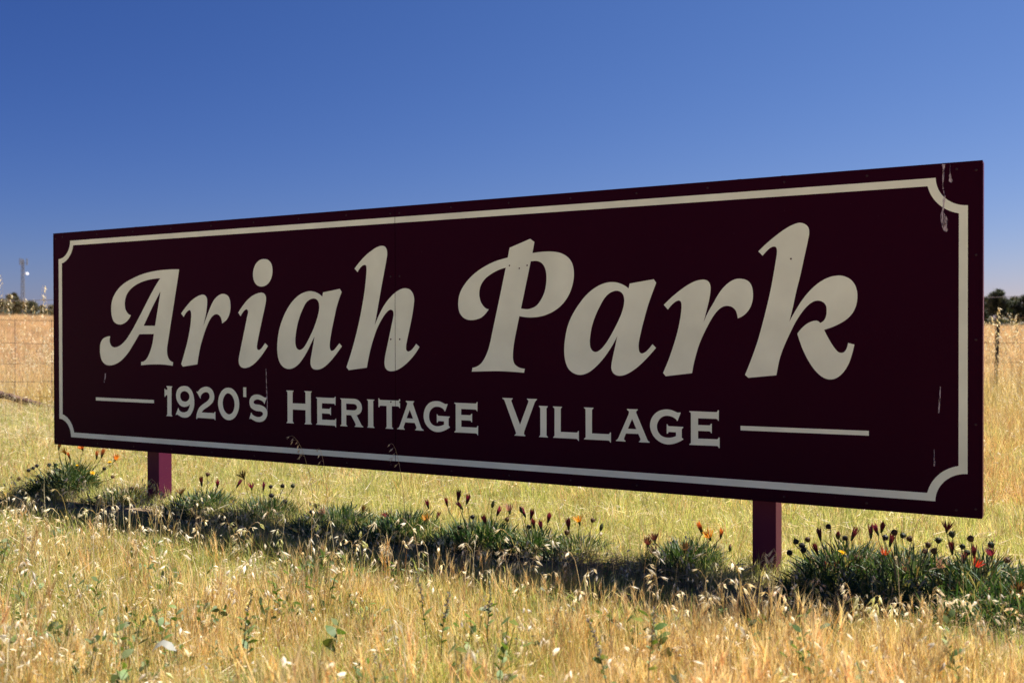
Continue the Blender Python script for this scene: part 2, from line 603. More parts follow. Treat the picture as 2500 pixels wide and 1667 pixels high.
def cut_at_seam(me):
    xs = [v.co.x for v in me.vertices]
    if min(xs) > SEAM - GAP or max(xs) < SEAM + GAP:
        return me
    out = bmesh.new()
    for sg in (-1, 1):
        b = bmesh.new(); b.from_mesh(me)
        bmesh.ops.bisect_plane(b, geom=b.verts[:] + b.edges[:] + b.faces[:], plane_co=(SEAM + sg * GAP, 0, 0),
                               plane_no=(1, 0, 0), clear_outer=sg < 0, clear_inner=sg > 0)
        tmp = bpy.data.meshes.new('half'); b.to_mesh(tmp); b.free()
        out.from_mesh(tmp)
    out.to_mesh(me); out.free()
    return me


def sticker(name, loops, label=None, mat=None, front=-.0009, back=.0004):
    me = cut_at_seam(flat_solid(loops, back, front))
    o = link(name, me, mat or M_CREAM, sign)
    if label: o['label'] = label
    return o


c = 'c'
def allc(pts): return [(x, y, c) for x, y in pts]

A1 = ((230, 640), 220 / 1278)
R1 = ((430, 620), 260 / 1406)
a1 = ((660, 680), 190 / 1241)
h1 = ((830, 590), 210 / 998)
P1 = ((1100, 570), 320 / 1434)
a2 = ((1360, 670), 260 / 1568)
r2 = ((1600, 670), 250 / 1508)
k1 = ((1800, 530), 310 / 1186)
C1 = ((220, 930), 310 / 2352)
C2 = ((470, 930), 230 / 2352)
C3 = ((690, 940), 240 / 2352)
C4 = ((920, 950), 260 / 2352)
C5 = ((1210, 960), 290 / 2352)
C6 = ((1490, 980), 290 / 2352)
C7 = ((1790, 1000), 350 / 2352)

GLYPHS = [
 ('large cream script capital A', A1, [
  [(1205,103,c),(1178,290),(1150,470),(1117,680),(1085,880),(1058,1060),(1042,1160),(1034,1240),(1040,1320),(1060,1372),(1088,1402),(1119,1418,c),(1114,1468,c),(1000,1453),(880,1448),(760,1452),(667,1461,c),(669,1410,c),(700,1407),(740,1375),(780,1305),(810,1220),(830,1140),(848,1018,c),(641,1021,c),(560,1160),(470,1300),(380,1396),(300,1445),(230,1462),(165,1450),(115,1400),(90,1320),(84,1230),(92,1150),(120,1093),(165,1062),(229,1048,c),(220,1090),(224,1140),(245,1185),(275,1205),(310,1206),(370,1180),(440,1115),(500,1030),(575,900),(680,700),(780,503),(860,355),(937,229,c),(850,237),(730,262),(620,307),(530,370),(470,445),(442,520),(435,600),(445,670),(470,717),(495,742),(521,752,c),(495,800),(450,850),(405,876),(365,884),(320,873),(280,840),(255,780),(244,700),(246,600),(265,515),(310,425),(375,345),(450,285),(545,232),(660,180),(780,144),(900,120),(1030,107),(1120,103)],
  [(942,412,c),(905,655),(865,902,c),(702,902,c),(825,640)]]),
 ('large cream script letter r after the A', R1, [
  [(68,785,c),(130,700),(190,630),(250,580),(310,547),(355,537),(385,548),(405,580),(411,630),(405,720),(393,800),(380,860),(360,955,c),(400,840),(450,710),(500,610),(550,555),(590,533),(630,528),(675,545),(705,590),(718,665),(714,750),(697,815),(665,870),(608,917,c),(602,870),(585,828),(555,800),(520,796),(480,822),(440,880),(400,970),(360,1085),(325,1210),(300,1330),(281,1456,c),(90,1486,c),(68,1452,c),(110,1310),(150,1160),(180,1010),(197,880),(201,800),(196,762),(182,741),(160,748),(130,780),(101,831,c)]]),
 ('oval dot of the large cream script i', R1, [
  [(1160,67),(1215,80),(1255,125),(1272,200),(1265,290),(1235,365),(1185,415),(1125,431),(1070,413),(1032,360),(1016,280),(1024,205),(1055,130),(1105,82)]]),
 ('large cream script letter i', R1, [
  [(820,775,c),(880,685),(950,600),(1020,545),(1090,516),(1130,511),(1165,525),(1184,560),(1187,610),(1170,710),(1135,870),(1095,1060),(1072,1180),(1067,1225),(1074,1258),(1092,1268),(1120,1252),(1145,1222),(1176,1176,c),(1213,1214,c),(1150,1310),(1080,1400),(1000,1472),(940,1500),(895,1504),(855,1487),(832,1445),(828,1390),(845,1290),(880,1120),(915,950),(940,825),(951,775),(949,748),(935,731),(912,738),(885,765),(852,821,c)]]),
 ('large cream script letter a between i and h', a1, [
  [(831,288,c),(770,240),(710,213),(640,201),(570,212),(490,245),(410,305),(330,395),(255,515),(195,650),(150,790),(125,920),(112,1050),(113,1160),(130,1275),(165,1360),(225,1420),(295,1441),(370,1424),(450,1365),(530,1260),(600,1140),(655,1025),(707,918,c),(690,1030),(665,1170),(643,1310),(645,1370),(665,1420),(700,1445),(745,1451),(810,1437),(890,1385),(970,1305),(1055,1200),(1142,1079,c),(1102,1032,c),(1060,1085),(1025,1130),(995,1150),(970,1149),(953,1118),(948,1050),(958,960),(985,800),(1020,630),(1065,430),(1138,212,c),(1109,164,c),(842,221,c)],
  [(690,318),(735,330),(768,370),(781,430),(777,510),(755,610),(720,720),(680,825),(640,910),(590,1010),(545,1085),(505,1125),(465,1137),(430,1120),(407,1075),(398,1000),(405,900),(425,770),(465,620),(520,480),(575,380),(630,335)]]),
 ('large cream script letter h crossed by the panel joint', h1, [
  [(170,313,c),(230,235),(300,160),(370,103),(430,65),(485,49),(520,57),(542,90),(549,140),(543,190),(520,320),(490,480),(460,650),(430,820),(404,970,c),(450,860),(510,745),(580,650),(650,585),(710,550),(760,541),(810,555),(845,598),(861,660),(858,720),(840,850),(810,1000),(780,1140),(767,1220),(772,1260),(792,1273),(825,1260),(855,1228),(885,1184,c),(923,1220,c),(880,1290),(815,1370),(740,1440),(670,1484),(610,1501),(560,1495),(530,1465),(518,1410),(525,1330),(550,1210),(585,1040),(612,910),(623,840),(617,805),(595,789),(565,798),(525,840),(480,910),(430,1010),(385,1140),(345,1290),(312,1461,c),(103,1489,c),(77,1455,c),(130,1290),(180,1110),(225,920),(260,740),(288,560),(305,400),(309,310),(303,278),(285,270),(260,280),(235,305),(205,353,c)]]),
 ('large cream script capital P', P1, [
  [(872,59,c),(918,94,c),(896,215,c),(980,203),(1060,198),(1140,201),(1210,217),(1275,253),(1320,305),(1345,380),(1349,470),(1335,560),(1300,660),(1240,755),(1160,830),(1070,880),(980,908),(880,918),(810,914),(753,904,c),(725,1040),(700,1170),(685,1280),(684,1370),(697,1420),(725,1450),(765,1470),(813,1479,c),(805,1522,c),(680,1512),(540,1505),(400,1506),(234,1510,c),(241,1466,c),(275,1460),(325,1430),(370,1370),(410,1280),(435,1190),(460,1070),(500,880),(540,690),(575,520),(605,374,c),(530,398),(450,440),(380,495),(335,560),(316,630),(318,700),(335,755),(365,800),(390,820),(418,830,c),(385,875),(340,917),(290,938),(235,947),(180,941),(130,910),(98,860),(86,800),(88,720),(105,650),(140,580),(200,500),(280,425),(380,358),(490,305),(627,264,c),(647,157,c)],
  [(878,305,c),(940,301),(985,315),(1020,350),(1043,410),(1050,480),(1044,570),(1025,650),(990,725),(945,785),(895,815),(840,828),(771,820,c)]]),
 ('large cream script letter a after the P', a2, [
  [(1055,206,c),(985,158),(900,124),(810,113),(720,124),(620,162),(520,225),(430,305),(340,415),(260,535),(195,660),(150,790),(122,930),(108,1060),(110,1190),(128,1290),(165,1380),(225,1440),(290,1470),(345,1477),(410,1465),(490,1425),(580,1350),(680,1240),(770,1115),(840,1000),(890,897,c),(865,1020),(830,1180),(803,1320),(802,1390),(825,1445),(870,1480),(925,1490),(1000,1477),(1100,1425),(1200,1350),(1320,1235),(1458,1080,c),(1406,1027,c),(1350,1095),(1300,1142),(1245,1162),(1215,1140),(1202,1080),(1205,1000),(1235,850),(1280,670),(1345,440),(1460,123,c),(1424,71,c),(1070,134,c)],
  [(875,240),(935,256),(972,295),(989,360),(984,450),(955,560),(905,680),(845,800),(770,935),(700,1040),(635,1110),(575,1140),(530,1128),(495,1080),(483,1000),(490,900),(515,760),(565,610),(635,460),(710,335),(785,268)]]),
 ('large cream script letter r before the k', r2, [
  [(125,448,c),(230,345),(350,245),(470,160),(580,103),(660,81),(735,80),(785,108),(810,165),(812,240),(795,360),(765,490),(735,610),(709,708,c),(770,570),(850,430),(930,290),(1010,185),(1100,108),(1180,70),(1250,63),(1330,78),(1390,120),(1425,190),(1438,290),(1432,380),(1405,470),(1355,550),(1290,610),(1214,647,c),(1205,590),(1180,525),(1130,480),(1060,463),(990,478),(920,530),(850,620),(780,740),(710,880),(650,1020),(600,1180),(565,1320),(541,1452,c),(153,1497,c),(115,1447,c),(190,1270),(260,1070),(320,870),(360,690),(382,540),(386,440),(375,400),(350,384),(315,392),(260,430),(185,516,c)]]),
 ('large cream script letter k', k1, [
  [(197,321,c),(270,250),(360,175),(450,110),(530,68),(585,54),(635,68),(665,100),(672,145),(660,220),(625,380),(590,540),(550,700),(520,840),(486,977,c),(540,880),(610,770),(690,675),(770,608),(850,565),(920,548),(980,548),(1050,577),(1095,625),(1118,690),(1121,760),(1105,840),(1070,905),(1020,955),(950,998),(880,1030),(811,1052,c),(840,1110),(880,1180),(915,1230),(945,1260),(975,1267),(1000,1258),(1022,1225),(1036,1174,c),(1094,1190,c),(1075,1270),(1040,1370),(985,1455),(920,1505),(860,1515),(800,1495),(735,1440),(670,1350),(610,1230),(561,1088,c),(600,1040),(650,997),(700,973),(740,967),(762,976),(774,989,c),(805,970),(828,930),(835,870),(828,825),(800,793),(755,780),(710,790),(660,825),(600,895),(545,980),(490,1090),(440,1200),(400,1310),(365,1476,c),(104,1500,c),(73,1472,c),(130,1330),(190,1160),(240,980),(285,800),(320,640),(350,470),(370,340),(370,300),(358,279),(340,276),(310,287),(280,313),(236,361,c)]]),
 ('cream numeral 1', C1, [allc([(1417,90),(1525,97),(1523,107),(1510,120),(1509,135),(1509,620),(1513,632),(1525,642),(1525,652),(1415,646),(1416,635),(1432,625),(1433,612),(1433,255),(1410,262),(1397,275),(1394,290),(1381,290),(1380,140),(1386,140),(1394,155),(1405,163),(1433,158),(1431,122),(1417,105)])]),
 ('cream numeral 9', C1, [
  [(1638,488,c),(1645,520),(1665,550),(1700,572),(1745,578),(1795,560),(1832,510),(1853,425,c),(1825,455),(1790,472),(1740,478),(1690,462),(1645,420),(1612,360),(1594,280),(1600,210),(1625,150),(1670,108),(1720,92),(1760,90),(1810,102),(1860,145),(1900,215),(1925,310),(1932,400),(1922,490),(1895,570),(1855,635),(1805,670),(1750,677),(1690,663),(1645,635),(1615,618),(1602,620),(1592,628,c),(1588,620,c)],
  [(1750,186),(1795,200),(1828,235),(1842,285),(1832,335),(1800,370),(1755,380),(1710,365),(1680,325),(1669,280),(1678,230),(1708,197)]]),
 ('cream numeral 2', C2, [
  [(98,262,c),(105,257,c),(135,268,c),(175,215),(240,165),(320,142),(380,145),(440,170),(495,225),(530,300),(545,390),(535,460),(505,530),(450,590),(380,645),(300,700),(260,735),(228,780,c),(350,788,c),(535,798,c),(550,785,c),(557,764,c),(573,764,c),(574,972,c),(560,970,c),(550,950,c),(530,940,c),(300,925,c),(145,914,c),(125,920,c),(115,945,c),(97,942,c),(105,840),(125,760),(160,680),(210,620),(280,565),(350,515),(400,470),(425,420),(430,370),(415,320),(380,285),(335,275),(280,290),(230,335),(205,385),(206,430,c),(197,437,c),(150,345,c)]]),
 ('cream numeral 0', C2, [
  [(890,165),(970,180),(1050,240),(1115,340),(1155,460),(1167,580),(1155,700),(1120,810),(1065,900),(990,958),(915,974),(840,958),(760,895),(700,800),(660,690),(641,570),(650,450),(680,340),(735,245),(810,183)],
  [(890,303),(950,325),(1005,390),(1040,480),(1053,570),(1045,670),(1015,760),(970,810),(910,830),(850,800),(800,735),(770,660),(755,560),(762,470),(790,390),(835,325)]]),
 ('cream apostrophe', C2, [allc([(1268,155),(1341,157),(1344,400),(1270,396)])]),
 ('cream letter S after the apostrophe', C2, [
  [(1855,405,c),(1800,570,c),(1790,565,c),(1780,535),(1745,500),(1690,472),(1620,455),(1570,470),(1535,500),(1525,530),(1540,560),(1580,578),(1660,590),(1740,615),(1810,660),(1855,720),(1870,790),(1860,870),(1820,950),(1750,1005),(1660,1020),(1570,1000),(1500,960),(1450,935),(1440,945,c),(1422,942,c),(1462,790,c),(1475,787,c),(1490,825),(1540,865),(1610,893),(1670,895),(1725,875),(1758,835),(1760,800),(1735,770),(1690,755),(1600,745),(1520,710),(1455,650),(1430,580),(1425,510),(1440,440),(1480,380),(1540,345),(1610,335),(1680,347),(1750,380),(1800,408),(1835,412,c),(1850,403,c)]]),
 ('cream capital H', C3, [allc([(92,125),(262,130),(262,145),(245,160),(240,180),(240,432),(549,443),(548,185),(543,168),(522,152),(522,138),(697,147),(697,160),(680,172),(675,190),(678,885),(685,905),(702,922),(700,938),(528,932),(528,918),(545,905),(551,885),(551,598),(243,580),(243,865),(248,880),(268,897),(267,914),(97,904),(97,890),(115,878),(121,858),(118,175),(112,158),(92,140)])]),
 ('cream letter E after the H', C3, [allc([(800,290),(1235,306),(1247,295),(1254,273),(1268,274),(1266,482),(1255,480),(1247,455),(1232,443),(942,431),(942,560),(1120,568),(1135,555),(1143,533),(1158,533),(1157,720),(1145,718),(1138,695),(1122,683),(942,671),(942,822),(1245,833),(1260,822),(1267,800),(1282,800),(1281,1008),(1270,1005),(1260,980),(1245,968),(803,942),(804,928),(822,915),(832,900),(829,335),(822,318),(800,303)])]),
 ('cream letter R', C3, [
  [(1380,313,c),(1690,325,c),(1760,335),(1820,368),(1868,425),(1895,500),(1900,560),(1885,625),(1845,680),(1772,718,c),(1868,910,c),(1895,960),(1930,988,c),(1928,1008,c),(1726,995,c),(1728,982,c),(1745,970,c),(1752,945,c),(1740,910,c),(1640,718,c),(1523,712,c),(1523,935,c),(1530,955,c),(1550,970,c),(1549,985,c),(1382,975,c),(1382,962,c),(1402,950,c),(1412,930,c),(1409,355,c),(1402,338,c),(1382,325,c)],
  [(1522,440,c),(1685,448,c),(1740,460),(1772,490),(1784,530),(1772,570),(1735,596),(1690,600,c),(1524,592,c)]]),
 ('cream letter I before the T', C3, [allc([(2020,338),(2196,345),(2195,358),(2175,372),(2168,390),(2172,975),(2180,993),(2199,1008),(2198,1022),(2026,1012),(2027,998),(2044,985),(2050,965),(2047,382),(2038,365),(2021,352)])]),
 ('cream letter T crossed by the panel joint', C4, [allc([(38,198),(53,198),(60,220),(78,234),(470,250),(490,238),(497,215),(514,217),(513,415),(500,412),(490,390),(470,378),(332,372),(333,825),(342,842),(362,855),(361,878),(196,866),(197,852),(212,842),(219,822),(217,368),(80,362),(63,372),(57,395),(38,393)])]),
 ('cream letter A after the T', C4, [allc([(642,255),(825,262),(824,275),(808,290),(798,315),(800,330),(960,790),(985,850),(1010,880),(1033,892),(1034,914),(848,902),(849,888),(868,875),(878,850),(870,820),(838,742),(628,730),(598,810),(592,845),(602,868),(618,875),(617,890),(452,880),(453,865),(485,845),(505,810),(660,370),(673,330),(668,295),(655,280),(642,270)]), allc([(728,450),(803,648),(658,638)])]),
 ('cream letter G before the first final E', C4, [
  [(1566,328,c),(1510,487,c),(1500,487,c),(1485,455),(1450,420),(1400,395),(1340,385),(1280,390),(1225,420),(1180,475),(1158,550),(1158,640),(1178,710),(1220,770),(1280,805),(1350,815),(1420,803),(1487,780,c),(1485,708,c),(1370,700,c),(1350,712,c),(1342,735,c),(1328,735,c),(1326,550,c),(1338,550,c),(1348,575,c),(1368,585,c),(1610,600,c),(1610,618,c),(1592,632,c),(1585,655,c),(1585,790,c),(1592,812,c),(1612,825,c),(1611,848,c),(1540,888),(1470,920),(1400,940),(1330,942),(1250,922),(1180,880),(1110,810),(1060,720),(1037,620),(1042,520),(1070,420),(1125,335),(1190,285),(1260,263),(1330,260),(1400,272),(1460,300),(1515,325),(1545,323,c)]]),
 ('cream letter E ending the middle word', C4, [allc([(1712,295),(2185,315),(2203,303),(2210,280),(2224,281),(2222,487),(2210,485),(2200,460),(2180,448),(1864,433),(1864,563),(2060,572),(2080,560),(2090,538),(2106,540),(2104,727),(2090,725),(2082,700),(2062,690),(1866,680),(1866,828),(2195,845),(2215,832),(2222,808),(2238,808),(2236,1015),(2225,1012),(2213,985),(2195,972),(1716,948),(1717,932),(1738,918),(1745,900),(1743,340),(1735,322),(1712,308)])]),
 ('cream capital V', C5, [allc([(136,88),(340,95),(340,108),(318,125),(312,150),(320,175),(484,620),(645,185),(652,155),(642,130),(622,118),(622,103),(820,112),(820,125),(795,145),(775,180),(570,745),(560,790),(568,815),(588,830),(586,847),(376,833),(377,820),(398,808),(407,785),(395,745),(185,160),(170,125),(138,105)])]),
 ('cream letter I after the V', C5, [allc([(860,244),(1034,253),(1033,268),(1014,285),(1008,305),(1009,825),(1016,845),(1036,858),(1034,872),(862,862),(863,848),(880,838),(887,818),(885,298),(878,278),(860,262)])]),
 ('first of the two cream letters L', C5, [allc([(1137,257),(1315,264),(1314,278),(1297,292),(1290,312),(1290,760),(1605,775),(1625,765),(1632,742),(1648,743),(1649,940),(1635,938),(1625,912),(1605,900),(1140,876),(1141,862),(1160,850),(1168,830),(1168,308),(1160,288),(1138,273)])]),
 ('second of the two cream letters L', C5, [allc([(1752,276),(1938,284),(1937,298),(1918,312),(1908,335),(1908,790),(2240,806),(2258,795),(2265,772),(2284,773),(2283,972),(2270,970),(2258,945),(2238,932),(1754,908),(1755,892),(1775,880),(1785,862),(1782,325),(1775,305),(1753,292)])]),
 ('cream letter A after the double L', C6, [allc([(333,146),(545,153),(544,167),(522,182),(512,210),(516,230),(720,720),(740,765),(760,785),(780,797),(779,813),(568,802),(569,788),(590,775),(600,745),(592,720),(556,640),(310,630),(280,705),(272,740),(282,762),(302,772),(300,789),(114,779),(116,765),(145,745),(165,710),(360,260),(372,215),(365,185),(333,162)]), allc([(433,340),(517,545),(348,536)])]),
 ('cream letter G near the right dash', C6, [
  [(1395,220,c),(1333,382,c),(1320,382,c),(1310,358),(1270,325),(1210,295),(1140,281),(1070,287),(1005,320),(955,380),(928,450),(925,510),(940,580),(985,650),(1050,695),(1130,713),(1220,708),(1302,682,c),(1301,607,c),(1165,600,c),(1148,610,c),(1140,633,c),(1118,633,c),(1118,447,c),(1133,448,c),(1145,475,c),(1165,486,c),(1444,500,c),(1444,518,c),(1422,535,c),(1415,560,c),(1415,700,c),(1420,720,c),(1446,735,c),(1445,752,c),(1370,793),(1290,825),(1210,843),(1130,846),(1040,825),(950,775),(870,700),(815,600),(788,500),(795,400),(830,310),(895,230),(980,178),(1070,156),(1140,155),(1210,167),(1280,195),(1335,217),(1375,213,c)]]),
 ('cream letter E beside the right dash', C6, [allc([(1564,187),(2105,208),(2122,195),(2128,171),(2150,172),(2148,382),(2135,380),(2122,352),(2100,342),(1738,330),(1738,462),(1965,470),(1983,460),(1990,436),(2011,438),(2010,627),(1997,625),(1985,598),(1965,588),(1738,578),(1738,730),(2115,745),(2135,735),(2143,710),(2166,711),(2165,920),(2150,918),(2138,890),(2115,878),(1566,856),(1567,840),(1588,828),(1598,808),(1597,235),(1590,215),(1565,202)])]),
 ('short cream dash left of the year', C1, [allc([(108,300),(1184,350),(1184,410),(110,358)])]),
 ('cream dash right of the small lettering', C7, [allc([(121,262),(2226,345),(2226,424),(122,336)])]),
]
for lab, (off, s), loops in GLYPHS:
    nm = 'letter'
    for k_, v_ in (('numeral', 'numeral'), ('apostrophe', 'apostrophe'), ('dash left', 'dash'), ('dash right', 'dash'), ('oval dot', 'letter_dot')):
        if k_ in lab: nm = v_
    sticker(nm, [outline(l, off, s) for l in loops], lab)


def notched(hx, hz, r):
    """rectangle whose corners are cut by arcs centred on the outer border corner"""
    cx, cz = 2.3548, 0.5535
    out = []
    for sx_, sz_ in ((1, 1), (-1, 1), (-1, -1), (1, -1)):
        a0 = math.asin((cz - hz) / r)          # arc start on the horizontal side
        a1_ = math.asin((cx - hx) / r)
        arc = []
        for j in range(15):
            a = a1_ + (math.pi / 2 - a0 - a1_) * j / 14
            arc.append((cx - r * math.sin(a), cz - r * math.cos(a)))
        # arc runs from the vertical side (x = hx) to the horizontal side (z = hz)
        pts = [(sx_ * x, ZC + sz_ * z) for x, z in arc]
        out += pts if sx_ * sz_ > 0 else pts[::-1]
    return out


sticker('border', [notched(2.3548, 0.5530, 0.1005), notched(2.3270, 0.5262, 0.1290)])

# pop rivets round the panel edges and along the joint: a millimetre or two proud, joined (3 px in the photo)
g = Geo()
def rivet(x, z, r=.0048):
    y = -.0012
    n = 8
    V = [(x + r * math.cos(2 * math.pi * k / n), y + .0008, z + r * math.sin(2 * math.pi * k / n)) for k in range(n)]
    V += [(x + r * .6 * math.cos(2 * math.pi * k / n), y - .0010, z + r * .6 * math.sin(2 * math.pi * k / n)) for k in range(n)]
    F = [(k, k + n, (k + 1) % n + n, (k + 1) % n)[::-1] for k in range(n)] + [tuple(range(n, 2 * n))]
    g.add(V, F, (1, 1, 1))
for k in range(17):
    for zz in (.578, -.578):
        xx = -2.32 + k * .29
        if abs(xx - SEAM) < .1: continue
        rivet(xx, ZC + zz)
for k in range(5):
    zz = -.57 + k * .285
    for xx in (SEAM - .025, SEAM + .025, -2.38, 2.38): rivet(xx, ZC + zz)
for x_, y_ in ((1244, 648.5), (1287, 648), (1931, 632), (1268, 655)):
    q = at_y(x_, y_); rivet(q[0], q[2], .004)
ro = link('rivets', g.mesh('rivets'), M_RIVET, sign); ro['kind'] = 'stuff'

D = ((2220, 380), 200 / 1568)
for pts, (off, s) in [
  ([(620,170),(690,165),(672,250),(668,400),(655,500),(650,600),(660,640),(645,660),(630,640),(638,560),(630,450),(640,330),(640,240)], D),
  ([(780,165),(786,165),(790,230),(785,330),(805,400),(815,440),(832,480),(825,510),(800,520),(760,500),(755,480),(770,430),(760,390),(772,310)], D),
  ([(650,670),(665,680),(690,770),(690,850),(670,960),(660,1050),(665,1100),(700,1150),(735,1220),(720,1290),(725,1350),(745,1430),(710,1460),(660,1440),(640,1400),(620,1340),(603,1260),(600,1130),(625,1060),(640,980),(640,850),(660,770)], D),
  ([(2295,943),(2297,944),(2296,975),(2293,1008),(2290.5,1008),(2292,975)], ((0, 0), 1)),
  ([(649.4,900),(650.8,900),(652,940),(653.2,968),(654.2,986),(653,1002),(651.6,1001),(652.4,985),(651,962),(650.2,935)], ((0, 0), 1)),
  ([(257,911),(259,912),(258,925),(255,934),(254,932),(256,922)], ((0, 0), 1)),
  ([(2280.3,1096),(2281.3,1096),(2281.8,1118),(2284,1132),(2282,1138),(2279.5,1137),(2279.6,1120)], ((0, 0), 1)),
]:
    sticker('dropping', [[(q[0], q[2]) for q in (at_y(off[0] + x * s, off[1] + y * s) for x, y in pts)]], None, M_DROP, -.0017, -.0011)

# ------------------------------------------------------------------ paddock fence behind the sign
fx0, fy0 = frame(12.2, -13.5)
fx1, fy1 = frame(11.4, 13.5)
fence = thing('wire_fence', 'old netting and barbed wire paddock fence behind the sign', 'fence', (fx0, fy0, 0))
fd = np.array([fx1 - fx0, fy1 - fy0]); FL = float(np.linalg.norm(fd)); fd /= FL
fence.rotation_euler = (0, 0, math.atan2(fd[1], fd[0]))
def fence_s(px):
    d = ray(px, 815)[:2]
    A_ = np.column_stack([d, -fd]); b_ = np.array([fx0, fy0]) - CAM[:2]
    return float(np.linalg.solve(A_, b_)[1])
for z_, nm in ((1.36, 'barbed_wire'), (1.12, 'line_wire'), (.83, 'line_wire'), (.59, 'line_wire'), (.38, 'line_wire'), (.20, 'line_wire'), (.06, 'line_wire')):
    g = Geo()
    n_ = 40
    pts = [(FL * k / n_, random.uniform(-.006, .006), z_ + .012 * math.sin(k * 1.9 + z_ * 7) - (.02 * math.sin(math.pi * (k % 5) / 5))) for k in range(n_ + 1)]
    tube(g, pts, .0038 if nm == 'line_wire' else .0045, (1, 1, 1), 4)
    if nm == 'barbed_wire':
        for k in range(int(FL / .13)):
            x_ = .05 + k * .13
            i_ = min(n_ - 1, int(x_ / FL * n_)); zz = pts[i_][2] + (pts[i_ + 1][2] - pts[i_][2]) * (x_ / FL * n_ - i_)
            a_ = random.uniform(0, 3.14)
            for s_ in (0, 1.3):
                dx_, dz_ = .017 * math.cos(a_ + s_), .017 * math.sin(a_ + s_)
                tube(g, [(x_ - dx_, .004, zz - dz_), (x_ + dx_, -.004, zz + dz_)], .0028, (1, 1, 1), 3)
    link(nm, g.mesh(nm), M_BARB if nm == 'barbed_wire' else M_WIRE, fence)
g = Geo(); tube(g, [(0, 0, .06), (.004, .002, .6), (0, 0, 1.12)], .0036, (1, 1, 1), 4)
stay = g.mesh('stay_wire')
s0 = fence_s(35)
k = -12
while s0 + k * .45 < FL - .1:
    if s0 + k * .45 > .1:
        o = link('stay_wire', stay, M_WIRE, fence); o.location = (s0 + k * .45, 0, 0); o.rotation_euler = (0, random.uniform(-.02, .02), 0)
    k += 1
# steel pickets: Y-section, three flanges
def picket(s_, h, lean):
    g = Geo()
    for a_ in (R(90), R(210), R(330)):
        ca_, sa_ = math.cos(a_), math.sin(a_)
        n_ = (-sa_ * .0025, ca_ * .0025)
        L_ = .022
        V = []
        for z_ in (-.2, h):
            V += [(n_[0], n_[1], z_), (-n_[0], -n_[1], z_), (ca_ * L_ - n_[0], sa_ * L_ - n_[1], z_), (ca_ * L_ + n_[0], sa_ * L_ + n_[1], z_)]
        g.add(V, [(0, 1, 2, 3), (7, 6, 5, 4), (0, 4, 5, 1), (1, 5, 6, 2), (2, 6, 7, 3), (3, 7, 4, 0)], (1, 1, 1))
    o = link('picket', g.mesh('picket'), M_PICKET, fence)
    o.location = (s_, .03, 0); o.rotation_euler = (0, lean, .4)
sp = fence_s(2431)
for dx_, h, ln in ((0, 1.02, .05), (-4.6, 1.3, .01), (-9.2, 1.32, -.02), (-13.8, 1.3, .015), (-18.2, 1.34, 0)):
    if 0 < sp + dx_ < FL: picket(sp + dx_, h, ln)

# slanting rusty pole at the foot of the fence
pa = at_depth(-60, 946, 11.6); pb = at_depth(215, 1022, 11.3)
pole = thing('brace_pole', 'rusty brown pole slanting down into the grass at the left end of the fence', 'pole', tuple(pb))
g = Geo()
n_ = 14
tube(g, [tuple((pa - pb) * (k / (n_ - 1)) + np.array([0, 0, .006 * math.sin(k * 2.3)])) for k in range(n_)], [.036 + .004 * math.sin(k * 1.7) for k in range(n_)], (1, 1, 1), 9)
link('shaft', g.mesh('shaft', True), M_POLE, pole)
for k in (3, 7, 10):
    g = Geo()
    c_ = (pa - pb) * (k / (n_ - 1)); d_ = (pa - pb) / np.linalg.norm(pa - pb)
    tube(g, [tuple(c_ - d_ * .03), tuple(c_ + d_ * .03)], .044, (1, 1, 1), 9)
    link('pipe_collar', g.mesh('pipe_collar'), M_POLE, pole)

# ------------------------------------------------------------------ radio tower far left
TZ = 400.0
tp = at_depth(57, 768, TZ); base_z = float(terrain(tp[0], tp[1]))
top_z = at_depth(57, 634, TZ)[2]
tower = thing('radio_tower', 'tall slim lattice radio tower with a white dish beyond the left trees', 'tower', (tp[0], tp[1], base_z), None, R(20))
TH = top_z - base_z
g = Geo()
def tw(z): return .95 - .42 * z / TH
legs_ = [R(90), R(210), R(330)]
for a_ in legs_:
    g2 = Geo()
    tube(g2, [(math.cos(a_) * tw(0), math.sin(a_) * tw(0), 0), (math.cos(a_) * tw(TH), math.sin(a_) * tw(TH), TH)], .125, (1, 1, 1), 5)
    link('mast_leg', g2.mesh('mast_leg'), M_TOWER, tower)
nb = 22
for k in range(nb):
    z0, z1 = TH * k / nb, TH * (k + 1) / nb
    for i in range(3):
        a_, b_ = legs_[i], legs_[(i + 1) % 3]
        if k % 2: a_, b_ = b_, a_
        tube(g, [(math.cos(a_) * tw(z0), math.sin(a_) * tw(z0), z0), (math.cos(b_) * tw(z1), math.sin(b_) * tw(z1), z1)], .075, (1, 1, 1), 4)
        tube(g, [(math.cos(a_) * tw(z1), math.sin(a_) * tw(z1), z1), (math.cos(b_) * tw(z1), math.sin(b_) * tw(z1), z1)], .09, (1, 1, 1), 4)
link('lattice_bracing', g.mesh('lattice_bracing'), M_TOWER, tower)
for a_ in (R(20), R(140), R(260)):
    g = Geo()
    cx_, cy_ = math.cos(a_) * 1.5, math.sin(a_) * 1.5
    tube(g, [(0, 0, TH - 1.6), (cx_, cy_, TH - 1.2)], .07, (1, 1, 1), 4)
    box(g, (cx_ - .17, cy_ - .17, TH - 2.2), (cx_ + .17, cy_ + .17, TH + .4))
    link('panel_antenna', g.mesh('panel_antenna'), M_TOWER, tower)
dq = at_depth(66.5, 668, TZ - 1.0)
g = Geo()
dn = (Vector(RGT) * .75 - Vector(FWD) * .55 + Vector((0, 0, .4))).normalized()
dn.rotate(Matrix.Rotation(-R(20), 3, 'Z')); u_ = dn.orthogonal().normalized(); v_ = dn.cross(u_)
V = [Vector((0, 0, 0)) - dn * .25]; F = []
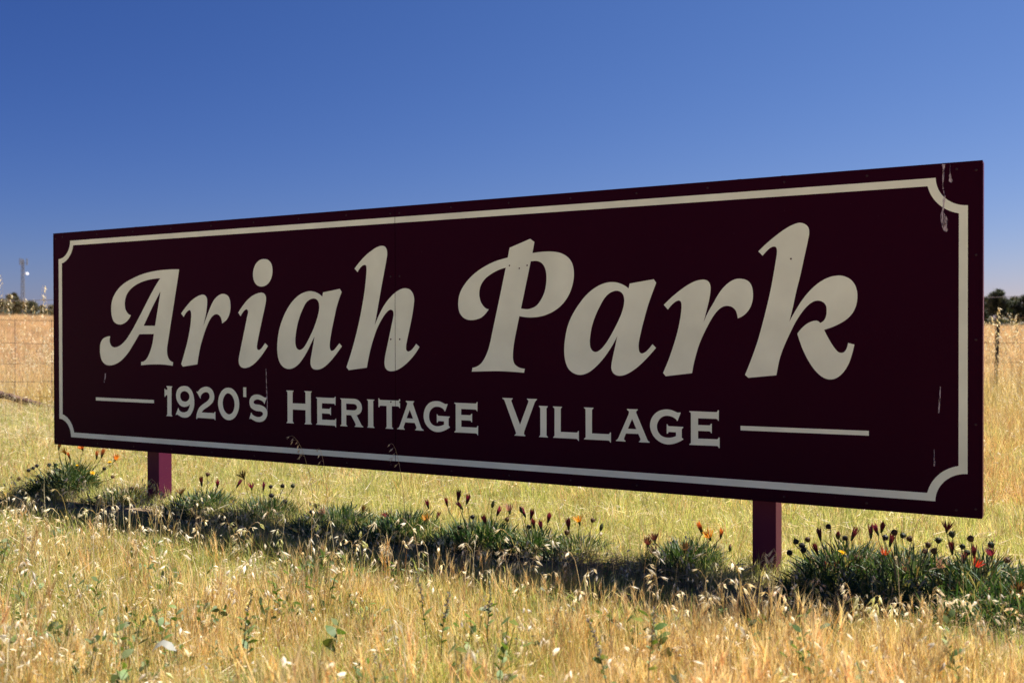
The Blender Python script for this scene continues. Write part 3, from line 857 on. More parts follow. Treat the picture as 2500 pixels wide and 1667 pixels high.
for ring, rr, dd in ((1, .3, -.2), (2, .52, 0.0)):
    for k in range(14):
        a_ = 2 * math.pi * k / 14
        V.append((u_ * math.cos(a_) + v_ * math.sin(a_)) * rr + dn * dd)
F += [(0, 1 + (k + 1) % 14, 1 + k) for k in range(14)] + [(1 + k, 1 + (k + 1) % 14, 15 + (k + 1) % 14, 15 + k) for k in range(14)]
V.append(dn * .12); F += [(15 + k, 15 + (k + 1) % 14, 29) for k in range(14)]
g.add(V, F, (1, 1, 1))
rot = Matrix.Rotation(-R(20), 3, 'Z')
dl = rot @ Vector((dq[0] - tp[0], dq[1] - tp[1], dq[2] - base_z))
tube(g, [(0, 0, 0), (-dl.x, -dl.y, -.2)], .06, (1, 1, 1), 4)
o = link('dish', g.mesh('dish'), M_DISH, tower); o.location = dl

# ------------------------------------------------------------------ trees on the skyline
def tree(name, label, px, Z, top_px, halfw_px, cols, group, lobes=9, seed=1, trunk_frac=.3):
    r_ = np.random.default_rng(seed); rr = random.Random(seed)
    q = at_depth(px, 800, Z); bz = float(terrain(q[0], q[1]))
    top = at_depth(px, top_px, Z)[2]
    H_ = top - bz; Wd = halfw_px * Z / FPX
    t_ = thing(name, label, 'tree', (q[0], q[1], bz), group, rr.uniform(0, 6))
    g = Geo()
    tr_ = H_ * .028 + .05
    tube(g, [(0, 0, -.3), (.1, .05, H_ * trunk_frac), (.0, .15, H_ * .6), (.1, 0, H_ * .85)], [tr_ * 1.5, tr_, tr_ * .6, tr_ * .2], (1, 1, 1), 7)
    cl = []
    for k in range(lobes):
        a_ = rr.uniform(0, 6.28); f_ = rr.random()
        zz = H_ * (trunk_frac + (1 - trunk_frac) * (.12 + .76 * f_))
        rad = Wd * (.35 + .4 * math.sin(math.pi * min(1, .25 + f_ * .75))) * rr.uniform(.6, 1.1)
        cl.append((math.cos(a_) * rad, math.sin(a_) * rad, zz, Wd * rr.uniform(.32, .55)))
        tube(g, [(0, .05, zz * .55), (cl[-1][0] * .5, cl[-1][1] * .5, zz * .8), cl[-1][:3]], [tr_ * .5, tr_ * .35, tr_ * .12], (1, 1, 1), 5)
    cl.append((0, 0, H_ - Wd * .35, Wd * .36))
    link('trunk', g.mesh('trunk'), M_BARK, t_)
    g = Geo()
    n = 3800
    ci = r_.integers(0, len(cl), n)
    cc = np.array(cl)[ci]
    d = r_.normal(size=(n, 3)); d /= np.linalg.norm(d, axis=1)[:, None]
    rad = cc[:, 3] * r_.uniform(.25, 1.0, n) ** .5 * (1 + .25 * np.sin(d[:, 0] * 7 + ci))
    P = cc[:, :3] + d * rad[:, None] * np.array([1, 1, .8])
    P[:, 2] = np.clip(P[:, 2], H_ * .10, H_)
    pal = np.array(cols)[r_.integers(0, len(cols), n)] * r_.uniform(.7, 1.3, (n, 1))
    blades(g, P, r_.uniform(0, 6.28, n), r_.uniform(.3, 2.4, n), r_.uniform(-.5, .9, n), r_.uniform(.35, .75, n) * H_ / 8, r_.uniform(.16, .34, n) * H_ / 8, [.5, 1.0], pal, pal * 1.1)
    link('crown', g.mesh('crown'), M_CROWN, t_)

OL = [(.12, .10, .04), (.085, .085, .035), (.16, .115, .05), (.14, .09, .04)]
DG = [(.035, .045, .022), (.028, .038, .018), (.05, .06, .03), (.04, .045, .028)]
GL = 'trees along the left skyline'
GR = 'trees along the right skyline'
tree('gum_tree', 'brown olive tree touching the left edge of the picture', 4, 270, 731, 26, OL, GL, 11, 3)
tree('gum_tree', 'tallest greener tree just left of the radio tower', 34, 285, 716, 17, DG + OL, GL, 9, 4)
tree('gum_tree', 'low olive tree standing in front of the foot of the radio tower', 52, 262, 737, 22, OL, GL, 10, 5)
tree('gum_tree', 'rounded olive tree just right of the radio tower', 79, 272, 735, 19, OL + DG, GL, 10, 6)
tree('gum_tree', 'low brownish tree between the rounded tree and the sign', 103, 266, 744, 16, OL, GL, 9, 7)
tree('gum_tree', 'olive tree half hidden by the left edge of the sign', 127, 275, 745, 18, OL, GL, 10, 8)
tree('pine_tree', 'dark green tree half hidden by the right edge of the sign', 2398, 185, 722, 27, DG, GR, 11, 9, .16)
tree('pine_tree', 'tallest dark green tree, pointed, right of the sign', 2440, 180, 706, 30, DG, GR, 12, 10, .16)
tree('pine_tree', 'lighter olive tree between the pointed tree and the right picture edge', 2473, 188, 724, 26, DG + OL[:2], GR, 11, 11, .16)
tree('pine_tree', 'dark tree cut off by the right edge of the picture', 2500, 178, 720, 25, DG, GR, 12, 12, .16)
# scrub under the trees: a continuous dark belt
g = Geo()
n = 9000
u = rng.random(n)
side = rng.random(n) < .5
Xs = np.where(side, rng.uniform(-165, -105, n), rng.uniform(72, 118, n))
Zs = np.where(side, rng.uniform(252, 262, n), rng.uniform(168, 176, n))
X_, Y_ = frame(Zs, Xs)
hh = np.where(side, 2.7, 1.7)
P = np.stack([X_, Y_, terrain(X_, Y_) + rng.random(n) ** 1.3 * hh * (1 + .3 * np.sin(Xs * .9))], 1)
pal = np.array(DG)[rng.integers(0, 4, n)] * rng.uniform(.6, 1.3, (n, 1))
blades(g, P, rng.uniform(0, 6.28, n), rng.uniform(.2, 2.2, n), rng.uniform(-.5, .9, n), rng.uniform(.4, 1.0, n), rng.uniform(.2, .5, n), [.6, 1.0], pal, pal)
tag(link('scrub_belt', g.mesh('scrub_belt'), M_CROWN), 'belt of dark scrub along the far side of the paddock', 'scrub', None, 'stuff')

# ------------------------------------------------------------------ grass: clumps set out one by one as instances
PROTO = {}
def proto_collection(name, meshes):
    cl = bpy.data.collections.new(name)
    for i, me in enumerate(meshes):
        o = bpy.data.objects.new('%s_%02d' % (name, i), me)
        cl.objects.link(o)
    return cl


GOLD = np.array([(.72, .49, .21), (.77, .57, .28), (.64, .40, .155), (.80, .63, .37), (.70, .54, .23)])
STRAW = np.array([(.80, .69, .46), (.74, .61, .38), (.84, .76, .56), (.62, .48, .27)])
GREEN = np.array([(.22, .30, .055), (.30, .37, .075), (.16, .23, .045), (.38, .42, .11)])
LIME = np.array([(.52, .54, .17), (.62, .59, .23), (.47, .51, .15)])
RUST = np.array([(.52, .24, .09), (.58, .31, .14), (.44, .18, .07)])
FIELD = np.array([(.57, .40, .235), (.62, .46, .29), (.50, .33, .18), (.62, .49, .32)])


def pick(pal, n, v=.18):
    return pal[rng.integers(0, len(pal), n)] * rng.uniform(1 - v, 1 + v, (n, 1))


def tuft(n, rad, h0, h1, w0, w1, tip, basec, lean=.25, bend=.5, prof=(1, .85, .55)):
    g = Geo()
    a = rng.uniform(0, 6.28, n); r = rad * np.sqrt(rng.random(n))
    base = np.stack([r * np.cos(a), r * np.sin(a), np.full(n, -.012)], 1)
    az = a + rng.normal(0, .9, n)
    L = rng.uniform(h0, h1, n)
    blades(g, base, az, np.abs(rng.normal(0, lean, n)), rng.normal(bend, .35, n), L, rng.uniform(w0, w1, n), prof, pick(basec, n), pick(tip, n))
    return g


def cat(*p): return np.concatenate(p)


def oat(g, x, y, h, lean_az, lean, nsp, cols, sl=(.016, .024), droop=.9, thick=.0011, pan=.4):
    """stem with a loose drooping panicle of papery spikelets"""
    pts = []
    p = Vector((x, y, -.01)); th = 0
    N_ = 7
    for k in range(N_ + 1):
        pts.append(p.copy())
        th = lean * (k / N_) ** 1.5 + (droop * max(0, k / N_ - .7) / .3 if k > 4 else 0)
        p = p + Vector((math.sin(th) * math.cos(lean_az), math.sin(th) * math.sin(lean_az), math.cos(th))) * (h / N_)
    stem_c = STRAW[random.randrange(4)] * .95
    tube(g, pts, [thick * (1.15 - .8 * i / N_) for i in range(N_ + 1)], stem_c, 3)
    for k in range(nsp):
        f = 1 - pan * random.random() ** .9
        i = min(N_ - 1, int(f * N_)); q = pts[i].lerp(pts[i + 1], f * N_ - i)
        a_ = lean_az + random.uniform(-1.5, 1.5)
        out = random.uniform(.008, .028) * (h / .4) ** .5
        e = q + Vector((math.cos(a_) * out, math.sin(a_) * out, random.uniform(-.2, .9) * out))
        tube(g, [q, (q + e) / 2 + Vector((0, 0, .004)), e], .0005, stem_c, 3)
        L_ = random.uniform(*sl)
        spikelet(g, e, (math.cos(a_) * .5, math.sin(a_) * .5, -random.uniform(.2, 1.3)), L_, L_ * random.uniform(.28, .42), cols[random.randrange(len(cols))], random.uniform(.12, .45))


PALE = [(.80, .72, .56), (.86, .80, .68), (.74, .62, .42), (.78, .66, .50)]
GRNP = [(.52, .52, .22), (.62, .58, .30), (.80, .74, .56)]

meshes = []
idx = {}
def reg(kind, g):
    idx.setdefault(kind, []).append(len(meshes)); meshes.append(g.mesh('clump'))

for i in range(5): reg('gold', tuft(28, .055, .06, .15, .0016, .0036, cat(GOLD, GOLD, STRAW, STRAW[:2]), cat(GOLD, LIME[:1]), .18, .25))
for i in range(4): reg('green', tuft(26, .05, .045, .125, .0018, .0040, cat(GREEN, LIME, LIME, STRAW[:2], GOLD[:1]), cat(GREEN, GREEN, LIME[:1]), .28, .5))
for i in range(5): reg('mixed', tuft(28, .055, .04, .125, .0017, .0038, cat(LIME, LIME, GREEN, STRAW[:2], GOLD[:2]), cat(LIME, GREEN, GOLD[:1]), .3, .45))
for i in range(4):                                                     # lawn cut last month: short, straw and green
    reg('lawn', tuft(40, .075, .03, .085, .0016, .0034, cat(STRAW, LIME, LIME, GREEN), cat(LIME, STRAW), .5, .6))
for i in range(4): reg('bedleaf', tuft(22, .06, .03, .075, .004, .0075, np.array([(.08, .12, .04), (.11, .15, .06), (.16, .18, .08), (.06, .09, .03)]), np.array([(.04, .07, .022), (.06, .09, .03)]), .7, .5, (.5, 1, .9)))
for i in range(5):                                                     # small broad leaved forbs among the grass
    g = Geo(); n = 13
    base = np.stack([rng.uniform(-.03, .03, n), rng.uniform(-.03, .03, n), rng.uniform(.03, .12, n)], 1)
    fc = np.array([(.10, .17, .03), (.15, .22, .05), (.08, .13, .03), (.19, .23, .08)])
    blades(g, base, rng.uniform(0, 6.28, n), rng.uniform(.4, 1.4, n), rng.normal(.3, .4, n), rng.uniform(.014, .034, n), rng.uniform(.006, .013, n), (.3, .9, 1.0), pick(fc, n), pick(fc, n))
    for k in range(3): tube(g, [(0, 0, 0), (random.uniform(-.03, .03), random.uniform(-.03, .03), random.uniform(.08, .13))], .0012, (.15, .18, .06), 3)
    reg('forb', g)
for i in range(4): reg('stray', tuft(5, .05, .13, .25, .0014, .0026, cat(RUST, GOLD, STRAW), cat(RUST, GOLD), .45, .5))
for i in range(3):                                                     # bristly seed heads of brome
    g = tuft(8, .04, .08, .14, .0016, .003, GOLD, GOLD, .15, .2)
    for k in range(5):
        x, y = random.uniform(-.04, .04), random.uniform(-.04, .04); hgt = random.uniform(.12, .2); a_ = random.uniform(0, 6.28)
        top = Vector((x + math.cos(a_) * .04, y + math.sin(a_) * .04, hgt))
        tube(g, [(x, y, -.01), (x + math.cos(a_) * .012, y + math.sin(a_) * .012, hgt * .6), top], .0008, GOLD[1], 3)
        m_ = 14
        base = np.array([top - Vector((0, 0, 1)) * .05 * j / m_ for j in range(m_)])
        blades(g, base, rng.uniform(0, 6.28, m_), rng.uniform(.15, .5, m_), rng.uniform(-.1, .3, m_), rng.uniform(.03, .055, m_), np.full(m_, .0022), (1, .5), pick(cat(GOLD, RUST[1:2]), m_), pick(STRAW, m_))
    reg('brome', g)
for i in range(6):                                                     # foreground wild oats
    g = Geo()
    oat(g, 0, 0, random.uniform(.15, .27), random.uniform(0, 6.28), random.uniform(.05, .5), random.randint(2, 4), PALE, (.016, .025), .9, .0011, .6)
    reg('oat', g)
for i in range(4):                                                     # half green drooping oats in the bed's edge
    g = Geo()
    for k in range(2): oat(g, random.uniform(-.03, .03), random.uniform(-.03, .03), random.uniform(.12, .21), random.uniform(0, 6.28), random.uniform(.1, .5), random.randint(3, 5), GRNP, (.018, .028), 1.2)
    reg('greenoat', g)
for i in range(4):                                                     # dead straw lying about
    g = Geo(); n = 26
    base = np.stack([rng.uniform(-.1, .1, n), rng.uniform(-.1, .1, n), rng.uniform(.0, .05, n)], 1)
    blades(g, base, rng.uniform(0, 6.28, n), rng.uniform(1.2, 1.65, n), rng.normal(0, .3, n), rng.uniform(.025, .085, n), rng.uniform(.002, .0042, n), (1, .9, .7), pick(STRAW * .85, n), pick(STRAW * .85, n))
    reg('litter', g)
for i in range(4): reg('rust', tuft(34, .07, .05, .17, .0016, .0032, cat(RUST, GOLD, STRAW[:1]), cat(RUST, GOLD), .4, .5))
for i in range(4):                                                     # rank dry grass along the fence
    g = tuft(46, .13, .25, .75, .003, .0065, cat(STRAW, GOLD), cat(GOLD, LIME, GREEN[:1]), .22, .45)
    reg('rank', g)
for i in range(4):                                                     # tall oats along the fence
    g = Geo()
    for k in range(2): oat(g, random.uniform(-.06, .06), random.uniform(-.06, .06), random.uniform(.85, 1.35), random.uniform(0, 6.28), random.uniform(.05, .4), random.randint(9, 15), PALE, (.024, .034), .8, .0022, .33)
    reg('talloat', g)
for i in range(4): reg('stubble', tuft(46, .28, .08, .24, .006, .013, FIELD, FIELD, .3, .4, (1, .7)))
for i in range(3): reg('papery', None or (lambda g: ([spikelet(g, (random.uniform(-.05, .05), random.uniform(-.05, .05), random.uniform(.03, .13)), (random.uniform(-1, 1), random.uniform(-1, 1), random.uniform(-.6, .9)), random.uniform(.013, .023), random.uniform(.005, .008), PALE[random.randrange(4)], random.uniform(.1, .5)) for q in range(2)], g)[1])(Geo()))
for me in meshes:
    me.materials.clear(); me.materials.append(M_GRASS)
PC = proto_collection('grass_clump', meshes)


def scatter(name, label, cat_, pos, ids, rotz, scl, tilt=.12):
    n = len(pos)
    me = bpy.data.meshes.new(name)
    me.vertices.add(n)
    me.vertices.foreach_set('co', np.asarray(pos, np.float32).ravel())
    a = me.attributes.new('rot', 'FLOAT_VECTOR', 'POINT')
    rot = np.stack([rng.normal(0, tilt, n), rng.normal(0, tilt, n), rotz], 1).astype(np.float32)
    a.data.foreach_set('vector', rot.ravel())
    a = me.attributes.new('scl', 'FLOAT', 'POINT'); a.data.foreach_set('value', np.asarray(scl, np.float32))
    a = me.attributes.new('which', 'INT', 'POINT'); a.data.foreach_set('value', np.asarray(ids, np.int32))
    o = bpy.data.objects.new(name, me); COL.objects.link(o)
    ng = bpy.data.node_groups.new(name + '_nodes', 'GeometryNodeTree')
    ng.interface.new_socket('Geometry', in_out='INPUT', socket_type='NodeSocketGeometry')
    ng.interface.new_socket('Geometry', in_out='OUTPUT', socket_type='NodeSocketGeometry')
    N_ = ng.nodes.new
    gi, go = N_('NodeGroupInput'), N_('NodeGroupOutput')
    ci = N_('GeometryNodeCollectionInfo'); ci.inputs['Collection'].default_value = PC
    ci.inputs['Separate Children'].default_value = True; ci.inputs['Reset Children'].default_value = True
    ip = N_('GeometryNodeInstanceOnPoints'); ip.inputs['Pick Instance'].default_value = True
    def na(nm, ty):
        q = N_('GeometryNodeInputNamedAttribute'); q.data_type = ty; q.inputs['Name'].default_value = nm
        return q.outputs['Attribute']
    L_ = ng.links.new
    L_(gi.outputs[0], ip.inputs['Points']); L_(ci.outputs[0], ip.inputs['Instance'])
    L_(na('which', 'INT'), ip.inputs['Instance Index'])
    L_(na('rot', 'FLOAT_VECTOR'), ip.inputs['Rotation'])
    L_(na('scl', 'FLOAT'), ip.inputs['Scale'])
    L_(ip.outputs[0], go.inputs[0])
    md = o.modifiers.new('scatter', 'NODES'); md.node_group = ng
    return tag(o, label, cat_, None, 'stuff')


def vnoise(x, y, s, seed):
    """cheap smooth 2-D noise from a few sines, 0..1"""
    r_ = np.random.default_rng(seed)
    v = 0
    for k in range(6):
        a_ = r_.uniform(0, 6.28); f_ = s * r_.uniform(.6, 1.9); ph = r_.uniform(0, 6.28)
        v = v + np.sin((x * math.cos(a_) + y * math.sin(a_)) * f_ + ph)
    return .5 + v / 7.0


def choose(kinds, probs, n):
    """probs: (n, kinds) -> clump index per point"""
    pr = np.array(probs, float); pr /= pr.sum(1, keepdims=True)
    cum = np.cumsum(pr, 1); u_ = rng.random(n)[:, None]
    k_ = (u_ > cum).sum(1).clip(0, len(kinds) - 1)
    out = np.zeros(n, int)
    for i, kd in enumerate(kinds):
        m_ = k_ == i
        out[m_] = np.array(idx[kd])[rng.integers(0, len(idx[kd]), m_.sum())]
    return out, k_


def wedge(n, z0, z1, marg=.6, spread=.60):
    """random ground points in the part of the paddock seen from the road side"""
    Z = np.sqrt(rng.uniform(z0 ** 2, z1 ** 2, n))
    X = rng.uniform(-1, 1, n) * (spread * Z + marg)
    x, y = frame(Z, X)
    return x, y, Z, X


# -- foreground sward, in front of the flower bed
n = 39000
x, y, Z, X = wedge(n, 1.6, 6.4)
keep = (y < -.02 + .10 * np.sin(x * 3)) & (x > -4.5) & ~((y > -.30) & (rng.random(n) < .45)) & ~((np.abs(x - xr - .045) < .16) & (y > -.35)) & ~((np.abs(x - xl - .045) < .14) & (y > -.25))
x, y, Z, X = x[keep], y[keep], Z[keep], X[keep]; n = len(x)
gn = vnoise(x, y, 2.2, 5); gn2 = vnoise(x, y, 5.5, 8)
goldy = np.clip((x - .4) * .9 + (gn - .5) * 1.2 + .12 + .5 * np.clip(-y - 1.15, 0, .8), 0, 1)            # taller golden stand to the right and centre
goldy *= np.clip((-y - .25) / .35, 0, 1)
right_green = np.clip((x - 2.0) * 1.2, 0, 1) * np.clip((gn2 - .3) * 2, 0, 1)
near_bed = np.clip(1.35 - (-y) / .48, 0, 1)
pr = np.stack([.06 + goldy * 1.35, .16 + .75 * (1 - goldy) * gn2 + 2.6 * near_bed + .9 * right_green + 1.1 * np.clip((vnoise(x, y, 2.6, 31) - .60) * 5, 0, 1) + 1.2 * np.exp(-((x - 1.25) ** 2 + (y + 1.55) ** 2) / .09), .75 * (1 - goldy) + .10, .02 + .10 * goldy,
               .15 + .05 * goldy, .01 + .20 * near_bed, (.12 * (1 - goldy) + .03) * (1 - near_bed), .015 + .11 * (1 - goldy) * np.clip(gn2 - .4, 0, 1), .15 + .08 * goldy - .08 * near_bed], 1)
bed = np.clip(1.9 - (-y) / .26, 0, 1)
pr = np.concatenate([pr * (1 - .8 * bed)[:, None], (1.5 * bed * np.clip((vnoise(x, y, 7.0, 41) - .38) * 6, .05, 1))[:, None], (.07 + .10 * goldy)[:, None], (.035 + .16 * np.clip((vnoise(x, y, 4.5, 55) - .58) * 5, 0, 1))[:, None]], 1)
strip = np.clip(1 - np.abs(y + .62) / .34, 0, 1)
pr[:, 5] += .06 * strip; pr[:, 4] += .04 * strip; pr[:, 5] *= 1 - bed; pr[:, 0] += .25 * (y < -.9) * (1 - goldy)
ids, kk = choose(['gold', 'green', 'mixed', 'brome', 'oat', 'greenoat', 'litter', 'rust', 'papery', 'bedleaf', 'stray', 'forb'], pr, n)
sc = rng.uniform(.66, 1.25, n) * (.72 + .56 * vnoise(x, y, 4.1, 9)) * np.clip(.25 + .75 * (-y - .12) / .95, .25, 1.0)
sc = np.where(((kk == 4) | (kk == 5)) & (y > -.95), np.where(y < -.6, rng.uniform(.9, 1.35, n), rng.uniform(.6, .95, n)), sc)
sc = np.where((kk == 1) & (y < -.58) & (y > -.95) & (rng.random(n) < .25), rng.uniform(1.0, 1.45, n), sc)
scatter('foreground_grass', 'golden and yellow green wild grass with oats in front of the sign', 'grass', np.stack([x, y, terrain(x, y)], 1), ids, rng.uniform(0, 6.28, n), sc, .13)

# -- short sward under and behind the sign as far as the fence
n = 62000
x, y, Z, X = wedge(n, 3.0, 12.4, .8)
keep = (y > -.12 + .10 * np.sin(x * 3)) & (Z < 12.0) & (x > -12)
x, y, Z, X = x[keep], y[keep], Z[keep], X[keep]; n = len(x)
gn = vnoise(x, y, 1.1, 21); gn2 = vnoise(x, y, 4.0, 22)
far = np.clip((Z - 7.2) / 2.0, 0, 1)
left = np.clip((-X - 1.5) / 2, 0, 1)
redp = np.clip((X / Z - .45) / .04, 0, 1) * np.clip((gn2 - .35) * 4, 0, 1) * 1.6 * (Z > 4.5)
pr = np.stack([.9 + .0 * gn, .26 * np.clip(gn2, 0, 1) + .04, .30 + .1 * gn, .10 + 1.0 * far * left, .03 + .16 * np.clip(gn - .45, 0, 1) + .8 * redp, .006 + 0 * gn, .02 + 0 * gn, .03 + 0 * gn], 1)
ids, kk = choose(['lawn', 'green', 'mixed', 'litter', 'rust', 'oat', 'gold', 'papery'], pr, n)
sc = rng.uniform(.75, 1.25, n) * (1 + .12 * np.clip(Z - 5, 0, 4))
scatter('mown_grass', 'short straw and green grass under and behind the sign', 'grass', np.stack([x, y, terrain(x, y)], 1), ids, rng.uniform(0, 6.28, n), sc, .16)

# -- rank strip along the fence
n = 4200
s_ = rng.uniform(.2, FL - .2, n); off = np.abs(rng.normal(0, .6, n)) + .06
x = fx0 + fd[0] * s_ - fd[1] * off; y = fy0 + fd[1] * s_ + fd[0] * off
pr = np.tile([.55, .22, .4, .30], (n, 1))
ids, kk = choose(['rank', 'talloat', 'mixed', 'rust'], pr, n)
sc = np.where(kk == 1, rng.uniform(.6, 1.0, n), np.where(kk == 0, rng.uniform(.35, .8, n), rng.uniform(1.3, 2.3, n)))
scatter('fence_grass', 'tall dry grass and wild oats growing through the fence', 'grass', np.stack([x, y, terrain(x, y)], 1), ids, rng.uniform(0, 6.28, n), sc, .14)

# -- oats and rank grass thicker towards both ends of the sign
n = 950
u_ = rng.random(n) < .4
Z = np.where(u_, rng.uniform(8.8, 11.8, n), rng.uniform(7.5, 11.2, n))
X = np.where(u_, rng.uniform(-.60, -.42, n) * Z, rng.uniform(.475, .60, n) * Z)
keep = ~((~u_) & (X < .487 * Z) & (rng.random(n) < .6))
Z, X, u_ = Z[keep], X[keep], u_[keep]; n = len(Z)
x, y = frame(Z, X)
pr = np.stack([.35 * (~u_), .30 + 0 * Z, .5 + .4 * u_], 1)
ids, kk = choose(['rank', 'talloat', 'mixed'], pr, n)
sc = np.where(kk < 2, rng.uniform(.45, .95, n), rng.uniform(1.2, 2.0, n))
sc = np.where((kk < 2) & (Z < 9.6), sc * .55, sc)
# a dense clump hiding the foot of the steel picket
n2 = 46
px_, py_ = fx0 + fd[0] * sp, fy0 + fd[1] * sp
dx2, dz2 = rng.normal(0, .22, n2), rng.uniform(.05, .5, n2)
x = np.concatenate([x, px_ + dx2 + .4862 * dz2]); y = np.concatenate([y, py_ - .8738 * dz2 + .2 * dx2])
ids = np.concatenate([ids, np.array(idx['rank'] * 3 + idx['talloat'])[rng.integers(0, len(idx['rank']) * 3 + len(idx['talloat']), n2)]])
sc = np.concatenate([sc, rng.uniform(.65, 1.0, n2)]); n = len(x)
scatter('oat_stand', 'pale wild oats standing tall at both ends of the sign', 'wild oats', np.stack([x, y, terrain(x, y)], 1), ids, rng.uniform(0, 6.28, n), sc, .14)

# -- stubble paddock beyond the fence
n = 30000
Z = 12.8 + 120 * rng.random(n) ** 1.6; X = rng.uniform(-1, 1, n) * (.6 * Z + 2)
x, y = frame(Z, X)
pr = np.stack([np.full(n, .8), .35 * (Z < 22), .1 * (Z < 18) + 0], 1)
ids, kk = choose(['stubble', 'rank', 'talloat'], pr, n)
sc = np.where(kk == 0, rng.uniform(.6, 1.2, n) * (1 + Z / 50), rng.uniform(.4, .75, n))
scatter('paddock_stubble', 'golden dry stubble covering the paddock beyond the fence', 'stubble', np.stack([x, y, terrain(x, y)], 1), ids, rng.uniform(0, 6.28, n), sc, .1)

# ------------------------------------------------------------------ gazania clumps along the foot of the sign
LEAFC = np.array([(.040, .085, .022), (.055, .105, .030), (.032, .065, .020), (.075, .125, .040)])
SILV = np.array([(.15, .19, .12), (.20, .23, .16), (.11, .15, .09)])
DEAD = np.array([(.36, .26, .15), (.24, .15, .09), (.45, .35, .22)])


def foliage(rx, ry, h, n, silver=.25, dead=.08, size=1.0):
    g = Geo()
    a = rng.uniform(0, 6.28, n); r = np.sqrt(rng.random(n))
    bx, by = r * rx * np.cos(a) * .85, r * ry * np.sin(a) * .85
    fr = np.clip(-by / (ry * .85), 0, 1); by = by * (1 + 1.0 * fr)
    z = rng.random(n) ** 1.1 * h * (1 - .45 * fr) * np.sqrt(np.clip(1 - r ** 2 * .8, .05, 1)) * .72
    base = np.stack([bx, by, z - .01], 1)
    az = np.arctan2(by, bx) + rng.normal(0, .9, n)
    u_ = rng.random(n)
    c0 = pick(LEAFC, n); c1 = pick(LEAFC, n)
    ms = u_ < silver * .6; c0[ms] = pick(SILV, ms.sum()); c1[ms] = pick(SILV, ms.sum())
    md_ = u_ > 1 - dead; c0[md_] = pick(DEAD, md_.sum()); c1[md_] = pick(DEAD, md_.sum())
    blades(g, base, az, np.clip(rng.normal(.35 + .55 * r, .35, n), 0, 1.6), rng.normal(.35, .4, n), rng.uniform(.05, .105, n) * size, rng.uniform(.0035, .0075, n) * size, (.4, .8, 1.0), c0, c1)
    return g


